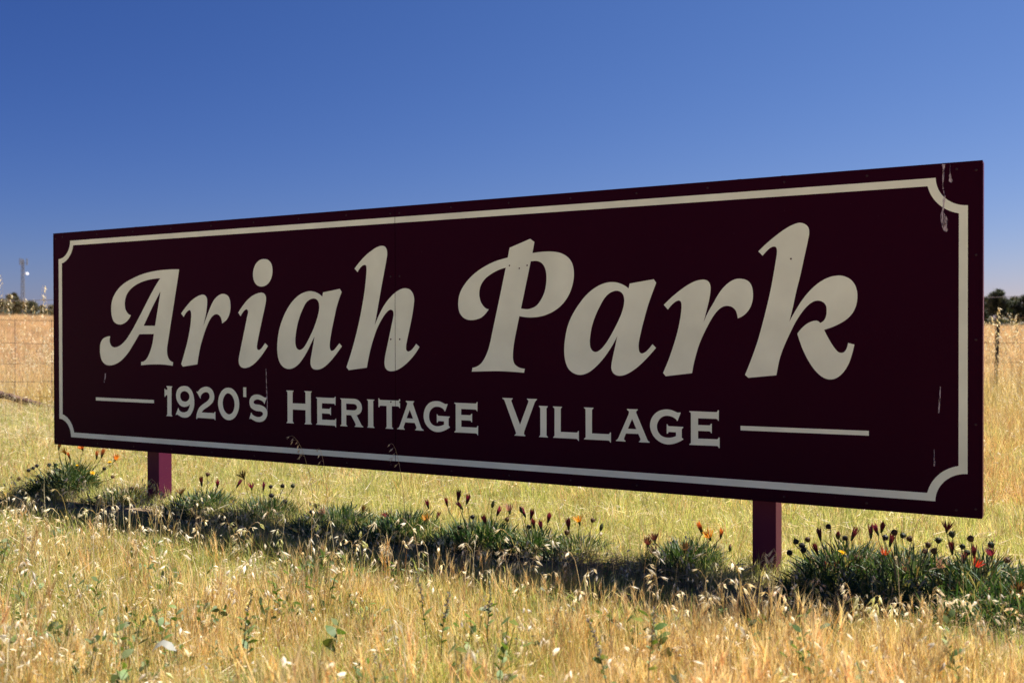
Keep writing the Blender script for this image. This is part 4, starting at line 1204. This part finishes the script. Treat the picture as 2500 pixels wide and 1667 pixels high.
def head_mesh(kind, pal, pal2=None):
    g = Geo()
    pal = np.array(pal)
    calyx = np.array([(.05, .08, .025)])
    def cup(r0, r1, z0, z1, col):
        n_ = 8
        V = [(r0 * math.cos(6.283 * k / n_), r0 * math.sin(6.283 * k / n_), z0) for k in range(n_)] + [(r1 * math.cos(6.283 * k / n_), r1 * math.sin(6.283 * k / n_), z1) for k in range(n_)]
        g.add(V, [(k, (k + 1) % n_, (k + 1) % n_ + n_, k + n_) for k in range(n_)] + [tuple(range(n_ - 1, -1, -1))], col)
    if kind == 'closed':
        cup(.0025, .0055, -.012, .002, (.05, .075, .025))
        n = 16; a = np.linspace(0, 6.28, n, endpoint=False) + rng.normal(0, .1, n)
        base = np.stack([.004 * np.cos(a), .004 * np.sin(a), np.zeros(n)], 1)
        blades(g, base, a, rng.uniform(.05, .28, n), rng.uniform(-.35, .15, n), rng.uniform(.022, .036, n), rng.uniform(.004, .006, n), (.7, 1, .7), pick(pal, n), pick(pal2 if pal2 is not None else pal, n), rng.normal(0, .2, n))
    elif kind == 'open':
        cup(.0025, .007, -.013, .002, (.05, .075, .025))
        n = 18; a = np.linspace(0, 6.28, n, endpoint=False) + rng.normal(0, .1, n)
        base = np.stack([.006 * np.cos(a), .006 * np.sin(a), np.zeros(n)], 1)
        blades(g, base, a, rng.uniform(.35, .75, n), rng.uniform(-.3, .25, n), rng.uniform(.026, .038, n), rng.uniform(.0035, .0055, n), (.6, 1, .75), pick(pal, n), pick(pal2 if pal2 is not None else pal, n), rng.normal(0, .25, n))
    elif kind == 'daisy':
        cup(.002, .006, -.008, .001, (.06, .09, .03))
        for ring, (m_, th, L0) in enumerate(((18, 1.35, .014), (14, .9, .010), (10, .4, .007))):
            a = np.linspace(0, 6.28, m_, endpoint=False) + ring
            base = np.stack([.003 * np.cos(a), .003 * np.sin(a), np.full(m_, .001 + ring * .001)], 1)
            blades(g, base, a, np.full(m_, th) + rng.normal(0, .1, m_), np.full(m_, .1), np.full(m_, L0), np.full(m_, .0038), (.8, 1, .9), pick(pal, m_, .1), pick(pal, m_, .1), rng.normal(0, .15, m_))
    elif kind == 'seed':
        n_ = 10
        V, F = [], []
        prof = [(.002, -.011), (.007, -.007), (.0105, .0), (.0095, .006), (.005, .010)]
        for r_, z_ in prof:
            for k in range(n_): V.append((r_ * math.cos(6.283 * k / n_), r_ * math.sin(6.283 * k / n_), z_))
        for i in range(len(prof) - 1):
            for k in range(n_): F.append((i * n_ + k, i * n_ + (k + 1) % n_, (i + 1) * n_ + (k + 1) % n_, (i + 1) * n_ + k))
        F.append(tuple((len(prof) - 1) * n_ + k for k in range(n_)))
        g.add(V, F, pal[0])
        n = 26; a = rng.uniform(0, 6.28, n); zz = rng.uniform(-.004, .008, n)
        base = np.stack([.009 * np.cos(a), .009 * np.sin(a), zz], 1)
        blades(g, base, a, rng.uniform(.2, 1.5, n), rng.normal(0, .3, n), rng.uniform(.006, .014, n), np.full(n, .0022), (1, .6), pick(pal, n), pick(pal2 if pal2 is not None else pal, n))
    elif kind == 'bud':
        n_ = 8
        V, F = [], []
        prof = [(.002, -.012), (.0055, -.006), (.0065, .002), (.004, .010), (.001, .016)]
        for i, (r_, z_) in enumerate(prof):
            for k in range(n_): V.append((r_ * math.cos(6.283 * k / n_), r_ * math.sin(6.283 * k / n_), z_))
        for i in range(len(prof) - 1):
            for k in range(n_): F.append((i * n_ + k, i * n_ + (k + 1) % n_, (i + 1) * n_ + (k + 1) % n_, (i + 1) * n_ + k))
        cols = np.repeat(np.array([(.06, .10, .03), (.06, .10, .03), (.10, .10, .04), tuple(pal[0]), tuple(pal[0])]), n_, 0)
        g.add(V, F, cols)
    me = g.mesh('flower_head')
    me.materials.append(M_PETAL)
    return me


RED = [(.20, .018, .035), (.16, .012, .028), (.26, .035, .055)]
DRED = [(.09, .012, .018), (.13, .022, .024)]
PURP = [(.22, .03, .075), (.28, .05, .11)]
ORNG = [(.75, .20, .02), (.62, .14, .02), (.80, .30, .03)]
ORED = [(.50, .06, .014), (.58, .10, .018), (.38, .03, .016)]
YEL = [(.85, .55, .02), (.88, .62, .03)]
YORG = [(.85, .40, .02), (.80, .33, .02)]
DARK = [(.020, .016, .012), (.035, .026, .018)]
BRWN = [(.13, .07, .03), (.18, .09, .03), (.09, .05, .025)]
TANP = [(.46, .24, .17), (.52, .32, .24), (.40, .20, .14)]
TANS = [(.30, .20, .12), (.38, .28, .18)]
HEADS = {
 'cr': ('closed_flower', head_mesh('closed', RED), 'red closed flower'),
 'cd': ('closed_flower', head_mesh('closed', DRED), 'dark red closed flower'),
 'cp': ('closed_flower', head_mesh('closed', PURP), 'purple closed flower'),
 'co': ('closed_flower', head_mesh('closed', BRWN, np.array(ORNG)), 'orange brown closing flower'),
 'oo': ('open_flower', head_mesh('open', ORNG, np.array(YORG)), 'orange flower'),
 'oy': ('open_flower', head_mesh('open', YORG), 'yellow orange flower'),
 'or': ('open_flower', head_mesh('open', ORED), 'orange red flower'),
 'od': ('open_flower', head_mesh('open', DRED, np.array(BRWN)), 'dark withered flower'),
 'ob': ('open_flower', head_mesh('open', BRWN, np.array([(.30, .16, .04)])), 'brown withered flower'),
 'oc': ('open_flower', head_mesh('open', RED), 'crimson flower'),
 'ot': ('open_flower', head_mesh('open', TANP), 'pale dried flower'),
 'yd': ('daisy', head_mesh('daisy', YEL), 'yellow daisy'),
 'sd': ('seed_head', head_mesh('seed', DARK), 'dark seed head'),
 'st': ('seed_head', head_mesh('seed', BRWN, np.array(TANS)), 'brown seed head'),
 'sg': ('seed_head', head_mesh('seed', [(.05, .06, .025), (.07, .07, .03)], np.array(DARK)), 'green seed head'),
 'bg': ('bud', head_mesh('bud', [(.10, .13, .05)]), 'green bud'),
 'br': ('bud', head_mesh('bud', RED), 'red bud'),
}
GZ = 'gazania clumps along the foot of the sign'


def gazania(label, px, py, halfw_px, h, flowers, silver=.25, dead=.08, n=800, depth=.16, size=1.0, yw=.05):
    """px, py: photograph pixel of the clump's foot on the ground"""
    q = at_y(px, 900, yw); q[2] = 0.0
    Z = (q - CAM) @ FWD
    rx = halfw_px * Z / FPX
    t_ = thing('gazania_plant', label, 'plant', (q[0], q[1], float(terrain(q[0], q[1]))), GZ)
    hf = h * .70
    o = link('foliage', foliage(rx, depth, hf, int(n * 1.05), silver, dead, size * .88).mesh('foliage'), M_LEAF, t_); o['kind'] = 'stuff'
    o.rotation_euler = (0, 0, R(-14))
    for (fx, fy, kd) in flowers:
        Zf = Z + random.uniform(-.06, .10)
        p_ = at_depth(fx, fy, Zf) - q
        if p_[2] < .03: p_ = at_depth(fx, fy, Z) - q
        nm, me_, lb = HEADS[kd]
        f_ = link(nm, me_, None, t_)
        f_['label'] = lb
        f_.location = p_
        tilt = Vector((p_[0] * .7 + random.uniform(-.16, .16), p_[1] * .6 + random.uniform(-.2, .06), .35)).normalized()
        if kd in ('sd', 'st', 'sg'): tilt = Vector((random.uniform(-.7, .7), random.uniform(-.7, .3), .6)).normalized()
        f_.rotation_euler = tilt.to_track_quat('Z', 'Y').to_euler()
        sc_ = random.uniform(.9, 1.12) * {'c': 1.2, 'o': 1.12, 'y': 1.0, 's': 1.0, 'b': 1.2}[kd[0]]
        f_.scale = (sc_,) * 3
        g = Geo()
        rootp = np.array([p_[0] * .45, p_[1] * .4, max(0.01, min(hf * .35, p_[2] * .4))])
        mid = (rootp + p_) / 2 + np.array([p_[0] * .12, p_[1] * .1, .01])
        Mi = (Matrix.Translation(Vector(p_)) @ f_.rotation_euler.to_matrix().to_4x4() @ Matrix.Scale(sc_, 4)).inverted()
        tip = p_ - np.array(tilt) * .010 * sc_
        pts = [Mi @ Vector(v) for v in (rootp, (rootp * .4 + mid * .6), mid * .5 + p_ * .5 - np.array([0, 0, .006]), tip)]
        scol = (.10, .055, .03) if kd in ('sd', 'co', 'od', 'cd', 'st') else (.09, .11, .035)
        tube(g, pts, .0014 / sc_, scol, 5)
        link('stem', g.mesh('stem'), M_PETAL, f_)


gazania('bushy green gazania with orange flowers and yellow daisies under the sign\'s left end', 168, 1246, 76, .36,
  [(144,1093,'co'),(159,1105,'oy'),(169,1115,'co'),(201,1095,'oo'),(236,1115,'co'),(249,1111,'co'),(282,1121,'oo'),(188,1137,'yd'),(268,1129,'yd'),(226,1155,'yd'),(146,1177,'yd'),(90,1137,'sd'),(81,1143,'sd'),(70,1148,'sd'),(47,1168,'st'),(120,1135,'sd'),(136,1135,'sd'),(93,1162,'sd'),(65,1180,'st'),(83,1190,'st'),(254,1144,'sd'),(275,1164,'st'),(126,1201,'bg'),(271,1199,'cd')], .10, .03, 1500, .16, 1.0, .07)
gazania('low grey green gazania clump just left of the left post', 300, 1258, 62, .10,
  [(280,1201,'yd'),(304,1196,'st'),(322,1192,'st'),(330,1199,'ob')], .4, .2, 620, .14)
gazania('gazania with dark red and crimson flowers just right of the left post', 500, 1290, 85, .15,
  [(492,1180,'cd'),(507,1158,'st'),(531,1184,'cr'),(581,1184,'cp'),(565,1233,'oo'),(539,1264,'yd'),(519,1219,'sd'),(469,1226,'bg'),(441,1205,'ob')], .35, .1, 1050, .16)
gazania('gazania with an olive withered flower and purple buds, second right of the left post', 645, 1298, 85, .14,
  [(594,1164,'ob'),(614,1190,'oc'),(643,1192,'cp'),(661,1188,'sd'),(690,1186,'sd'),(697,1225,'sd'),(715,1186,'sg'),(663,1210,'sd'),(634,1228,'sd')], .3, .1, 1000, .16)
gazania('grey green gazania in the dark with a brown spiky flower, middle of the bed', 830, 1322, 105, .13,
  [(886,1247,'ob'),(760,1250,'sd'),(790,1256,'ot'),(905,1290,'st')], .45, .1, 1100, .16)
gazania('dark dense gazania with orange and red blooms below the middle of the sign', 985, 1345, 95, .15,
  [(943,1264,'oc'),(1043,1270,'oo'),(1067,1264,'cd'),(1045,1235,'cr'),(1000,1262,'bg'),(1069,1298,'oc'),(1031,1290,'st')], .2, .06, 1300, .17)
gazania('bright green gazania with a cluster of upright red closed flowers', 1165, 1358, 105, .135,
  [(1091,1229,'cr'),(1119,1215,'cr'),(1125,1237,'cr'),(1141,1223,'cr'),(1185,1274,'cd'),(1154,1262,'sd'),(1203,1231,'bg'),(1122,1288,'sd'),(1215,1253,'cp'),(1244,1247,'ot'),(1238,1268,'st')], .15, .05, 1400, .17)
gazania('loose gazania with purple red flowers leaning right, beside the orange bloom', 1300, 1372, 75, .115,
  [(1280,1255,'cp'),(1297,1260,'cr'),(1303,1282,'cr'),(1321,1288,'cr'),(1339,1268,'cr'),(1291,1286,'sd'),(1272,1245,'bg')], .2, .08, 760, .15)
gazania('small sunlit gazania with one bright orange bloom before the bare patch', 1415, 1378, 60, .095,
  [(1414,1274,'oy'),(1447,1270,'st'),(1388,1285,'cd'),(1468,1287,'bg'),(1384,1300,'st')], .35, .12, 480, .13)
gazania('dark gazania tuft with black spiky flowers left of the right post', 1672, 1428, 88, .15,
  [(1582,1328,'od'),(1598,1318,'od'),(1712,1295,'co'),(1732,1311,'oo'),(1760,1307,'co'),(1783,1338,'br'),(1672,1341,'ob'),(1579,1353,'bg'),(1600,1350,'od')], .2, .06, 1250, .16)
gazania('large gazania with dark seed heads just right of the right post', 2060, 1478, 112, .23,
  [(2002,1310,'cd'),(2023,1285,'sd'),(2046,1307,'br'),(2064,1313,'sd'),(2082,1310,'cd'),(2126,1304,'cd'),(1927,1349,'sd'),(1961,1343,'sd'),(1958,1332,'sd'),(1994,1346,'cd'),(1943,1322,'sg'),(1972,1317,'st'),(2055,1350,'yd'),(2016,1391,'or'),(2043,1385,'or'),(2110,1435,'ot'),(2095,1362,'st')], .4, .1, 2100, .30, 1.0, .06)
gazania('spreading gazania with a vivid orange red bloom low in front', 2215, 1500, 125, .24,
  [(2141,1298,'cr'),(2153,1292,'cr'),(2161,1312,'sd'),(2174,1325,'cd'),(2159,1355,'or'),(2184,1300,'st'),(2204,1307,'sg'),(2221,1315,'st'),(2157,1456,'or'),(2214,1402,'ot'),(2291,1319,'sg'),(2266,1330,'st'),(2258,1345,'st'),(2291,1385,'ot'),(2240,1430,'st'),(2280,1345,'st')], .4, .14, 2100, .30, 1.0, .06)
gazania('straggling gazania with crimson flowers reaching the right edge of the picture', 2385, 1515, 115, .25,
  [(2312,1291,'oc'),(2324,1304,'sg'),(2370,1315,'st'),(2420,1330,'sg'),(2350,1334,'sg'),(2324,1344,'cd'),(2361,1349,'sg'),(2378,1352,'cd'),(2420,1355,'oc'),(2350,1370,'cr'),(2382,1383,'or'),(2458,1367,'st'),(2372,1429,'ot'),(2333,1441,'ot'),(2398,1440,'ot')], .4, .18, 1900, .30, 1.0, .06)
gazania('gazania cut off by the right picture edge with an orange flower', 2500, 1535, 80, .24,
  [(2479,1462,'oo'),(2488,1444,'ob'),(2470,1480,'st')], .35, .1, 800, .22, 1.0, .0)

# dry root mat and bare soil lumps by the bare patch
g = Geo(); n = 900
q = at(1500, 1405)
base = np.stack([rng.normal(0, .16, n), rng.normal(0, .09, n), rng.uniform(0, .05, n)], 1)
blades(g, base, rng.uniform(0, 6.28, n), rng.uniform(1.0, 1.9, n), rng.normal(0, .8, n), rng.uniform(.05, .14, n), rng.uniform(.0012, .0026, n), (1, .9, .8), pick(DEAD, n), pick(DEAD, n))
o = tag(link('dry_root_mat', g.mesh('dry_root_mat'), M_GRASS), 'mat of dead brown roots on the bare patch beneath the sign', 'dead roots', None, 'stuff')
o.location = (q[0], q[1], 0)

# ------------------------------------------------------------------ single oat stalks that stand out
def oat_thing(label, tip_px, tip_py, Z, foot_px, nsp, az_sign, cols=PALE, sl=(.018, .026), droop=1.0):
    tipw = at_depth(tip_px, tip_py, Z)
    ft = at_depth(foot_px, 900, Z)
    h = float(np.hypot(tipw[2], np.linalg.norm(tipw[:2] - ft[:2])))
    t_ = thing('oat_stalk', label, 'wild oat', (ft[0], ft[1], 0), 'single wild oat stalks')
    d_ = tipw[:2] - ft[:2]
    a_ = math.atan2(d_[1], d_[0]) if np.linalg.norm(d_) > .01 else random.uniform(0, 6.28)
    g = Geo()
    N_ = 10
    pts = []
    for k in range(N_ + 1):
        f = k / N_
        off = f ** 2.0
        pts.append(Vector((d_[0] * off, d_[1] * off, tipw[2] * (1 - (1 - f) ** 1.35))))
    tube(g, pts, [.0012 * (1.1 - .75 * i / N_) for i in range(N_ + 1)], STRAW[1], 4)
    link('stem', g.mesh('stem'), M_GRASS, t_)
    g0 = Geo()
    for k in range(nsp):
        f = 1 - .33 * (k / nsp) - random.uniform(0, .02)
        i = min(N_ - 1, int(f * N_)); q = pts[i].lerp(pts[i + 1], f * N_ - i)
        aa = a_ + random.uniform(-1.0, 1.0)
        e = q + Vector((math.cos(aa), math.sin(aa), .2)) * random.uniform(.008, .024)
        g = Geo()
        tube(g, [q, (q + e) / 2 + Vector((0, 0, .005)), e], .00045, STRAW[1], 3)
        L_ = random.uniform(*sl)
        spikelet(g, e, (math.cos(aa) * .45, math.sin(aa) * .45, -random.uniform(.3, 1.0)), L_, L_ * .27, cols[k % len(cols)], random.uniform(.12, .3))
        link('spikelet', g.mesh('spikelet'), M_GRASS, t_)

oat_thing('thin oat stalk with grey spikelets across the sign\'s lower border left of the joint', 718, 1066, 4.45, 768, 8, -1)
oat_thing('oat stalk crossing the sign\'s lower border at the panel joint', 960, 1085, 4.15, 990, 5, -1)
oat_thing('short thin oat stalk right of the grey oat on the lower border', 782, 1098, 4.5, 800, 3, -1)
oat_thing('drooping green oat head in front of the left post', 372, 1170, 4.85, 400, 9, -1, GRNP, (.022, .032))
oat_thing('lower drooping oat head at the foot of the left post', 364, 1212, 4.75, 385, 6, -1, GRNP, (.022, .03))
oat_thing('pale oat head against the pink side of the left post', 402, 1196, 4.8, 420, 6, 1, GRNP, (.02, .03))
oat_thing('tall white oat stalk in front of the right post', 1862, 1352, 3.2, 1850, 8, -1)
oat_thing('oat stalk at the right side of the right post', 1892, 1342, 3.25, 1905, 7, 1)
oat_thing('white oat stalk rising in front of the gazania with seed heads', 2068, 1425, 2.95, 2085, 8, -1)
oat_thing('pale oat stalk between the vivid red bloom and the right edge', 2280, 1435, 2.85, 2270, 9, 1)
oat_thing('tall oat stalk before the dark gazania tuft', 1600, 1400, 3.0, 1610, 8, 1)
oat_thing('oat stalk standing over the dark bed left of the red flowers', 950, 1330, 3.5, 965, 8, -1)
oat_thing('white oat stalk below the second orange bloom', 1230, 1345, 3.3, 1240, 8, 1)

for lb, tx, ty, Zt, fx in [
 ('tall white headed oat at the very left edge, reaching above the trees', 4, 672, 8.6, 14),
 ('tall green oat stalk bending right in front of the left trees', 22, 716, 9.4, 10),
 ('slender oat stalk against the foot of the radio tower', 58, 728, 9.8, 52),
 ('tallest fine oat head against the sky left of the sign', 104, 697, 9.0, 92),
 ('oat stalk arching left beside the left edge of the sign', 111, 716, 9.2, 124),
 ('short pale oat between the radio tower and the sign', 84, 746, 9.6, 90),
]:
    oat_thing(lb, tx, ty, Zt, fx, 12, 1, PALE, (.026, .036), 1.0)
for lb, tx, ty, Zt, fx in [
 ('pale oat head above the dark steel picket', 2436, 748, 8.2, 2428),
 ('tall pale oat at the right picture edge over the paddock', 2488, 768, 7.4, 2492),
 ('oat stalk against the trees beside the right edge of the sign', 2416, 772, 8.6, 2412),
]:
    oat_thing(lb, tx, ty, Zt, fx, 14, 1, PALE, (.028, .040), 1.0)

# ------------------------------------------------------------------ broadleaf weeds in the foreground
WLEAF = np.array([(.10, .16, .035), (.15, .20, .05), (.08, .13, .03), (.19, .22, .09)])
def weed(label, px, py, hpx, kind='leaf', nleaf=7, lsz=.035):
    """px, py = top of the weed in the photograph; it stands about hpx pixels tall"""
    # find the distance at which the foot reaches the ground hpx pixels lower
    h = (.17 if kind == 'leaf' else .24) * random.uniform(.92, 1.1)
    Z = (CAM[2] - h) * FPX / (py - 817)
    q = at_depth(px, py, Z)
    t_ = thing('weed', label, 'weed', (q[0], q[1], 0), 'broadleaf weeds in the foreground grass')
    g = Geo()
    ln = random.uniform(-.05, .05)
    pts = [Vector((ln * (k / 5) ** 2 * 1.2, random.uniform(-.004, .004), h * k / 5)) for k in range(6)]
    tube(g, pts, [.0018, .0016, .0014, .0012, .0009, .0006], (.16, .16, .07) if kind == 'leaf' else (.17, .13, .09), 5)
    link('stem', g.mesh('stem'), M_LEAF, t_)
    nleaf = int(nleaf * 1.5)
    for k in range(nleaf):
        f = .35 + .62 * (k + .6) / (nleaf + .4) * (1 if kind == 'leaf' else .6)
        i = min(4, int(f * 5)); p_ = pts[i].lerp(pts[i + 1], f * 5 - i)
        g = Geo()
        sz = lsz * random.uniform(.35, .85) * (1.1 - .4 * f)
        a_ = k * 2.4 + random.uniform(-.4, .4)
        c0 = pick(WLEAF, 1); c1 = c0 * 1.15
        blades(g, np.array([p_]), np.array([a_]), np.array([random.uniform(.6, 1.1)]), np.array([random.uniform(.2, .9)]), np.array([sz * 1.5]), np.array([sz * .75]), (.15, .75, 1.0, .7), c0, c1, np.array([random.uniform(-1.1, 1.1)]))
        link('leaf', g.mesh('leaf'), M_LEAF, t_)
    if kind == 'spike':
        g = Geo()
        for k in range(22):
            f = .62 + .38 * k / 22
            i = min(4, int(f * 5)); p_ = pts[i].lerp(pts[i + 1], f * 5 - i)
            a_ = random.uniform(0, 6.28)
            spikelet(g, p_, (math.cos(a_), math.sin(a_), .5), random.uniform(.007, .013), .005, random.choice([(.20, .18, .17), (.26, .24, .20), (.15, .12, .15), (.22, .25, .16)]), .5)
        o = link('flower_spike', g.mesh('flower_spike'), M_LEAF, t_); o['kind'] = 'stuff'

for a_ in [
 ('small leafy weed in the short grass, highest up on the left', 228, 1392, 60, 'leaf', 6, .03),
 ('leafy weed below the small weed on the left', 246, 1428, 70, 'leaf', 7, .03),
 ('dark green leafy weed left of centre in the front grass', 405, 1490, 60, 'leaf', 7, .034),
 ('weed with one upright leaf near the dry white leaf', 425, 1450, 60, 'leaf', 4, .035),
 ('pale leafy weed left of the dry white leaf', 296, 1530, 85, 'leaf', 8, .042),
 ('broad leaved weed low at the bottom edge left', 272, 1615, 70, 'leaf', 6, .042),
 ('tall leafy weed right of the dry white leaf', 600, 1500, 85, 'leaf', 8, .04),
 ('thin branching weed with few leaves above the tall leafy weed', 590, 1430, 90, 'spike', 4, .032),
 ('bushy weed left of the golden stand', 688, 1415, 75, 'leaf', 8, .03),
 ('weed with long green blade leaves in the golden stand', 815, 1500, 90, 'leaf', 6, .055),
 ('grey budded weed stalk rising highest in the golden stand', 1043, 1395, 130, 'spike', 5, .03),
 ('second grey budded stalk just right of the highest one', 1075, 1440, 120, 'spike', 5, .03),
 ('weed with one broad dark leaf in the middle of the golden stand', 1132, 1525, 75, 'leaf', 3, .05),
 ('grey green leafy weed at the bottom edge near the middle', 1215, 1560, 110, 'leaf', 8, .05),
 ('silvery weed stalk above the bottom middle weed', 1190, 1420, 130, 'spike', 6, .032),
 ('large leafy stalk at the bottom edge right of the middle', 1618, 1500, 150, 'leaf', 9, .05),
 ('grey budded stalk left of the large leafy stalk', 1582, 1480, 120, 'spike', 5, .03),
 ('thin grey weed below the bare patch', 1490, 1520, 110, 'spike', 5, .034),
 ('grey weed with fine buds leaning beside the right post', 1900, 1425, 110, 'spike', 6, .024),
 ('blue green leafy weed in the grass before the seed heads', 1965, 1530, 80, 'leaf', 7, .036),
 ('pale weed at the bottom edge below the blue green weed', 2010, 1590, 70, 'leaf', 7, .042),
 ('grey leaved weed in front of the vivid red bloom', 2318, 1500, 85, 'leaf', 8, .036),
 ('bright green weed near the bottom right corner', 2356, 1570, 85, 'leaf', 8, .036),
]: weed(*a_)

# yellow flower standing alone on the left
q = at_depth(57, 1378, 3.55)
t_ = thing('yellow_flower', 'single bright yellow flower alone in the grass on the left', 'flower', (q[0], q[1], 0))
hd = link('flower_head', head_mesh('daisy', YORG), None, t_); hd.location = (0, 0, q[2]); hd.scale = (1.15,) * 3
g = Geo(); tube(g, [(.02, .01, 0), (.008, .004, q[2] * .5), (0, 0, q[2] - .006)], .0014, (.12, .16, .05), 5)
link('stem', g.mesh('stem'), M_LEAF, t_)
# folded papery leaf low on the left
q = at_depth(398, 1572, 2.45)
g = Geo()
V = [(-.035, 0, -.03), (-.02, .012, -.005), (.0, .006, .012), (.022, .012, .0), (.04, 0, -.018), (-.02, -.012, -.01), (.0, -.010, .004), (.022, -.012, -.008)]
g.add(V, [(0, 1, 5), (1, 2, 6, 5), (2, 3, 7, 6), (3, 4, 7)], (.36, .37, .34))
o = link('dry_leaf', g.mesh('dry_leaf', True), M_GRASS)
tag(o, 'folded pale dead leaf caught in the grass low on the left', 'leaf')
o.location = q; o.rotation_euler = (.3, .1, .5); o.scale = (.85, .85, .85)
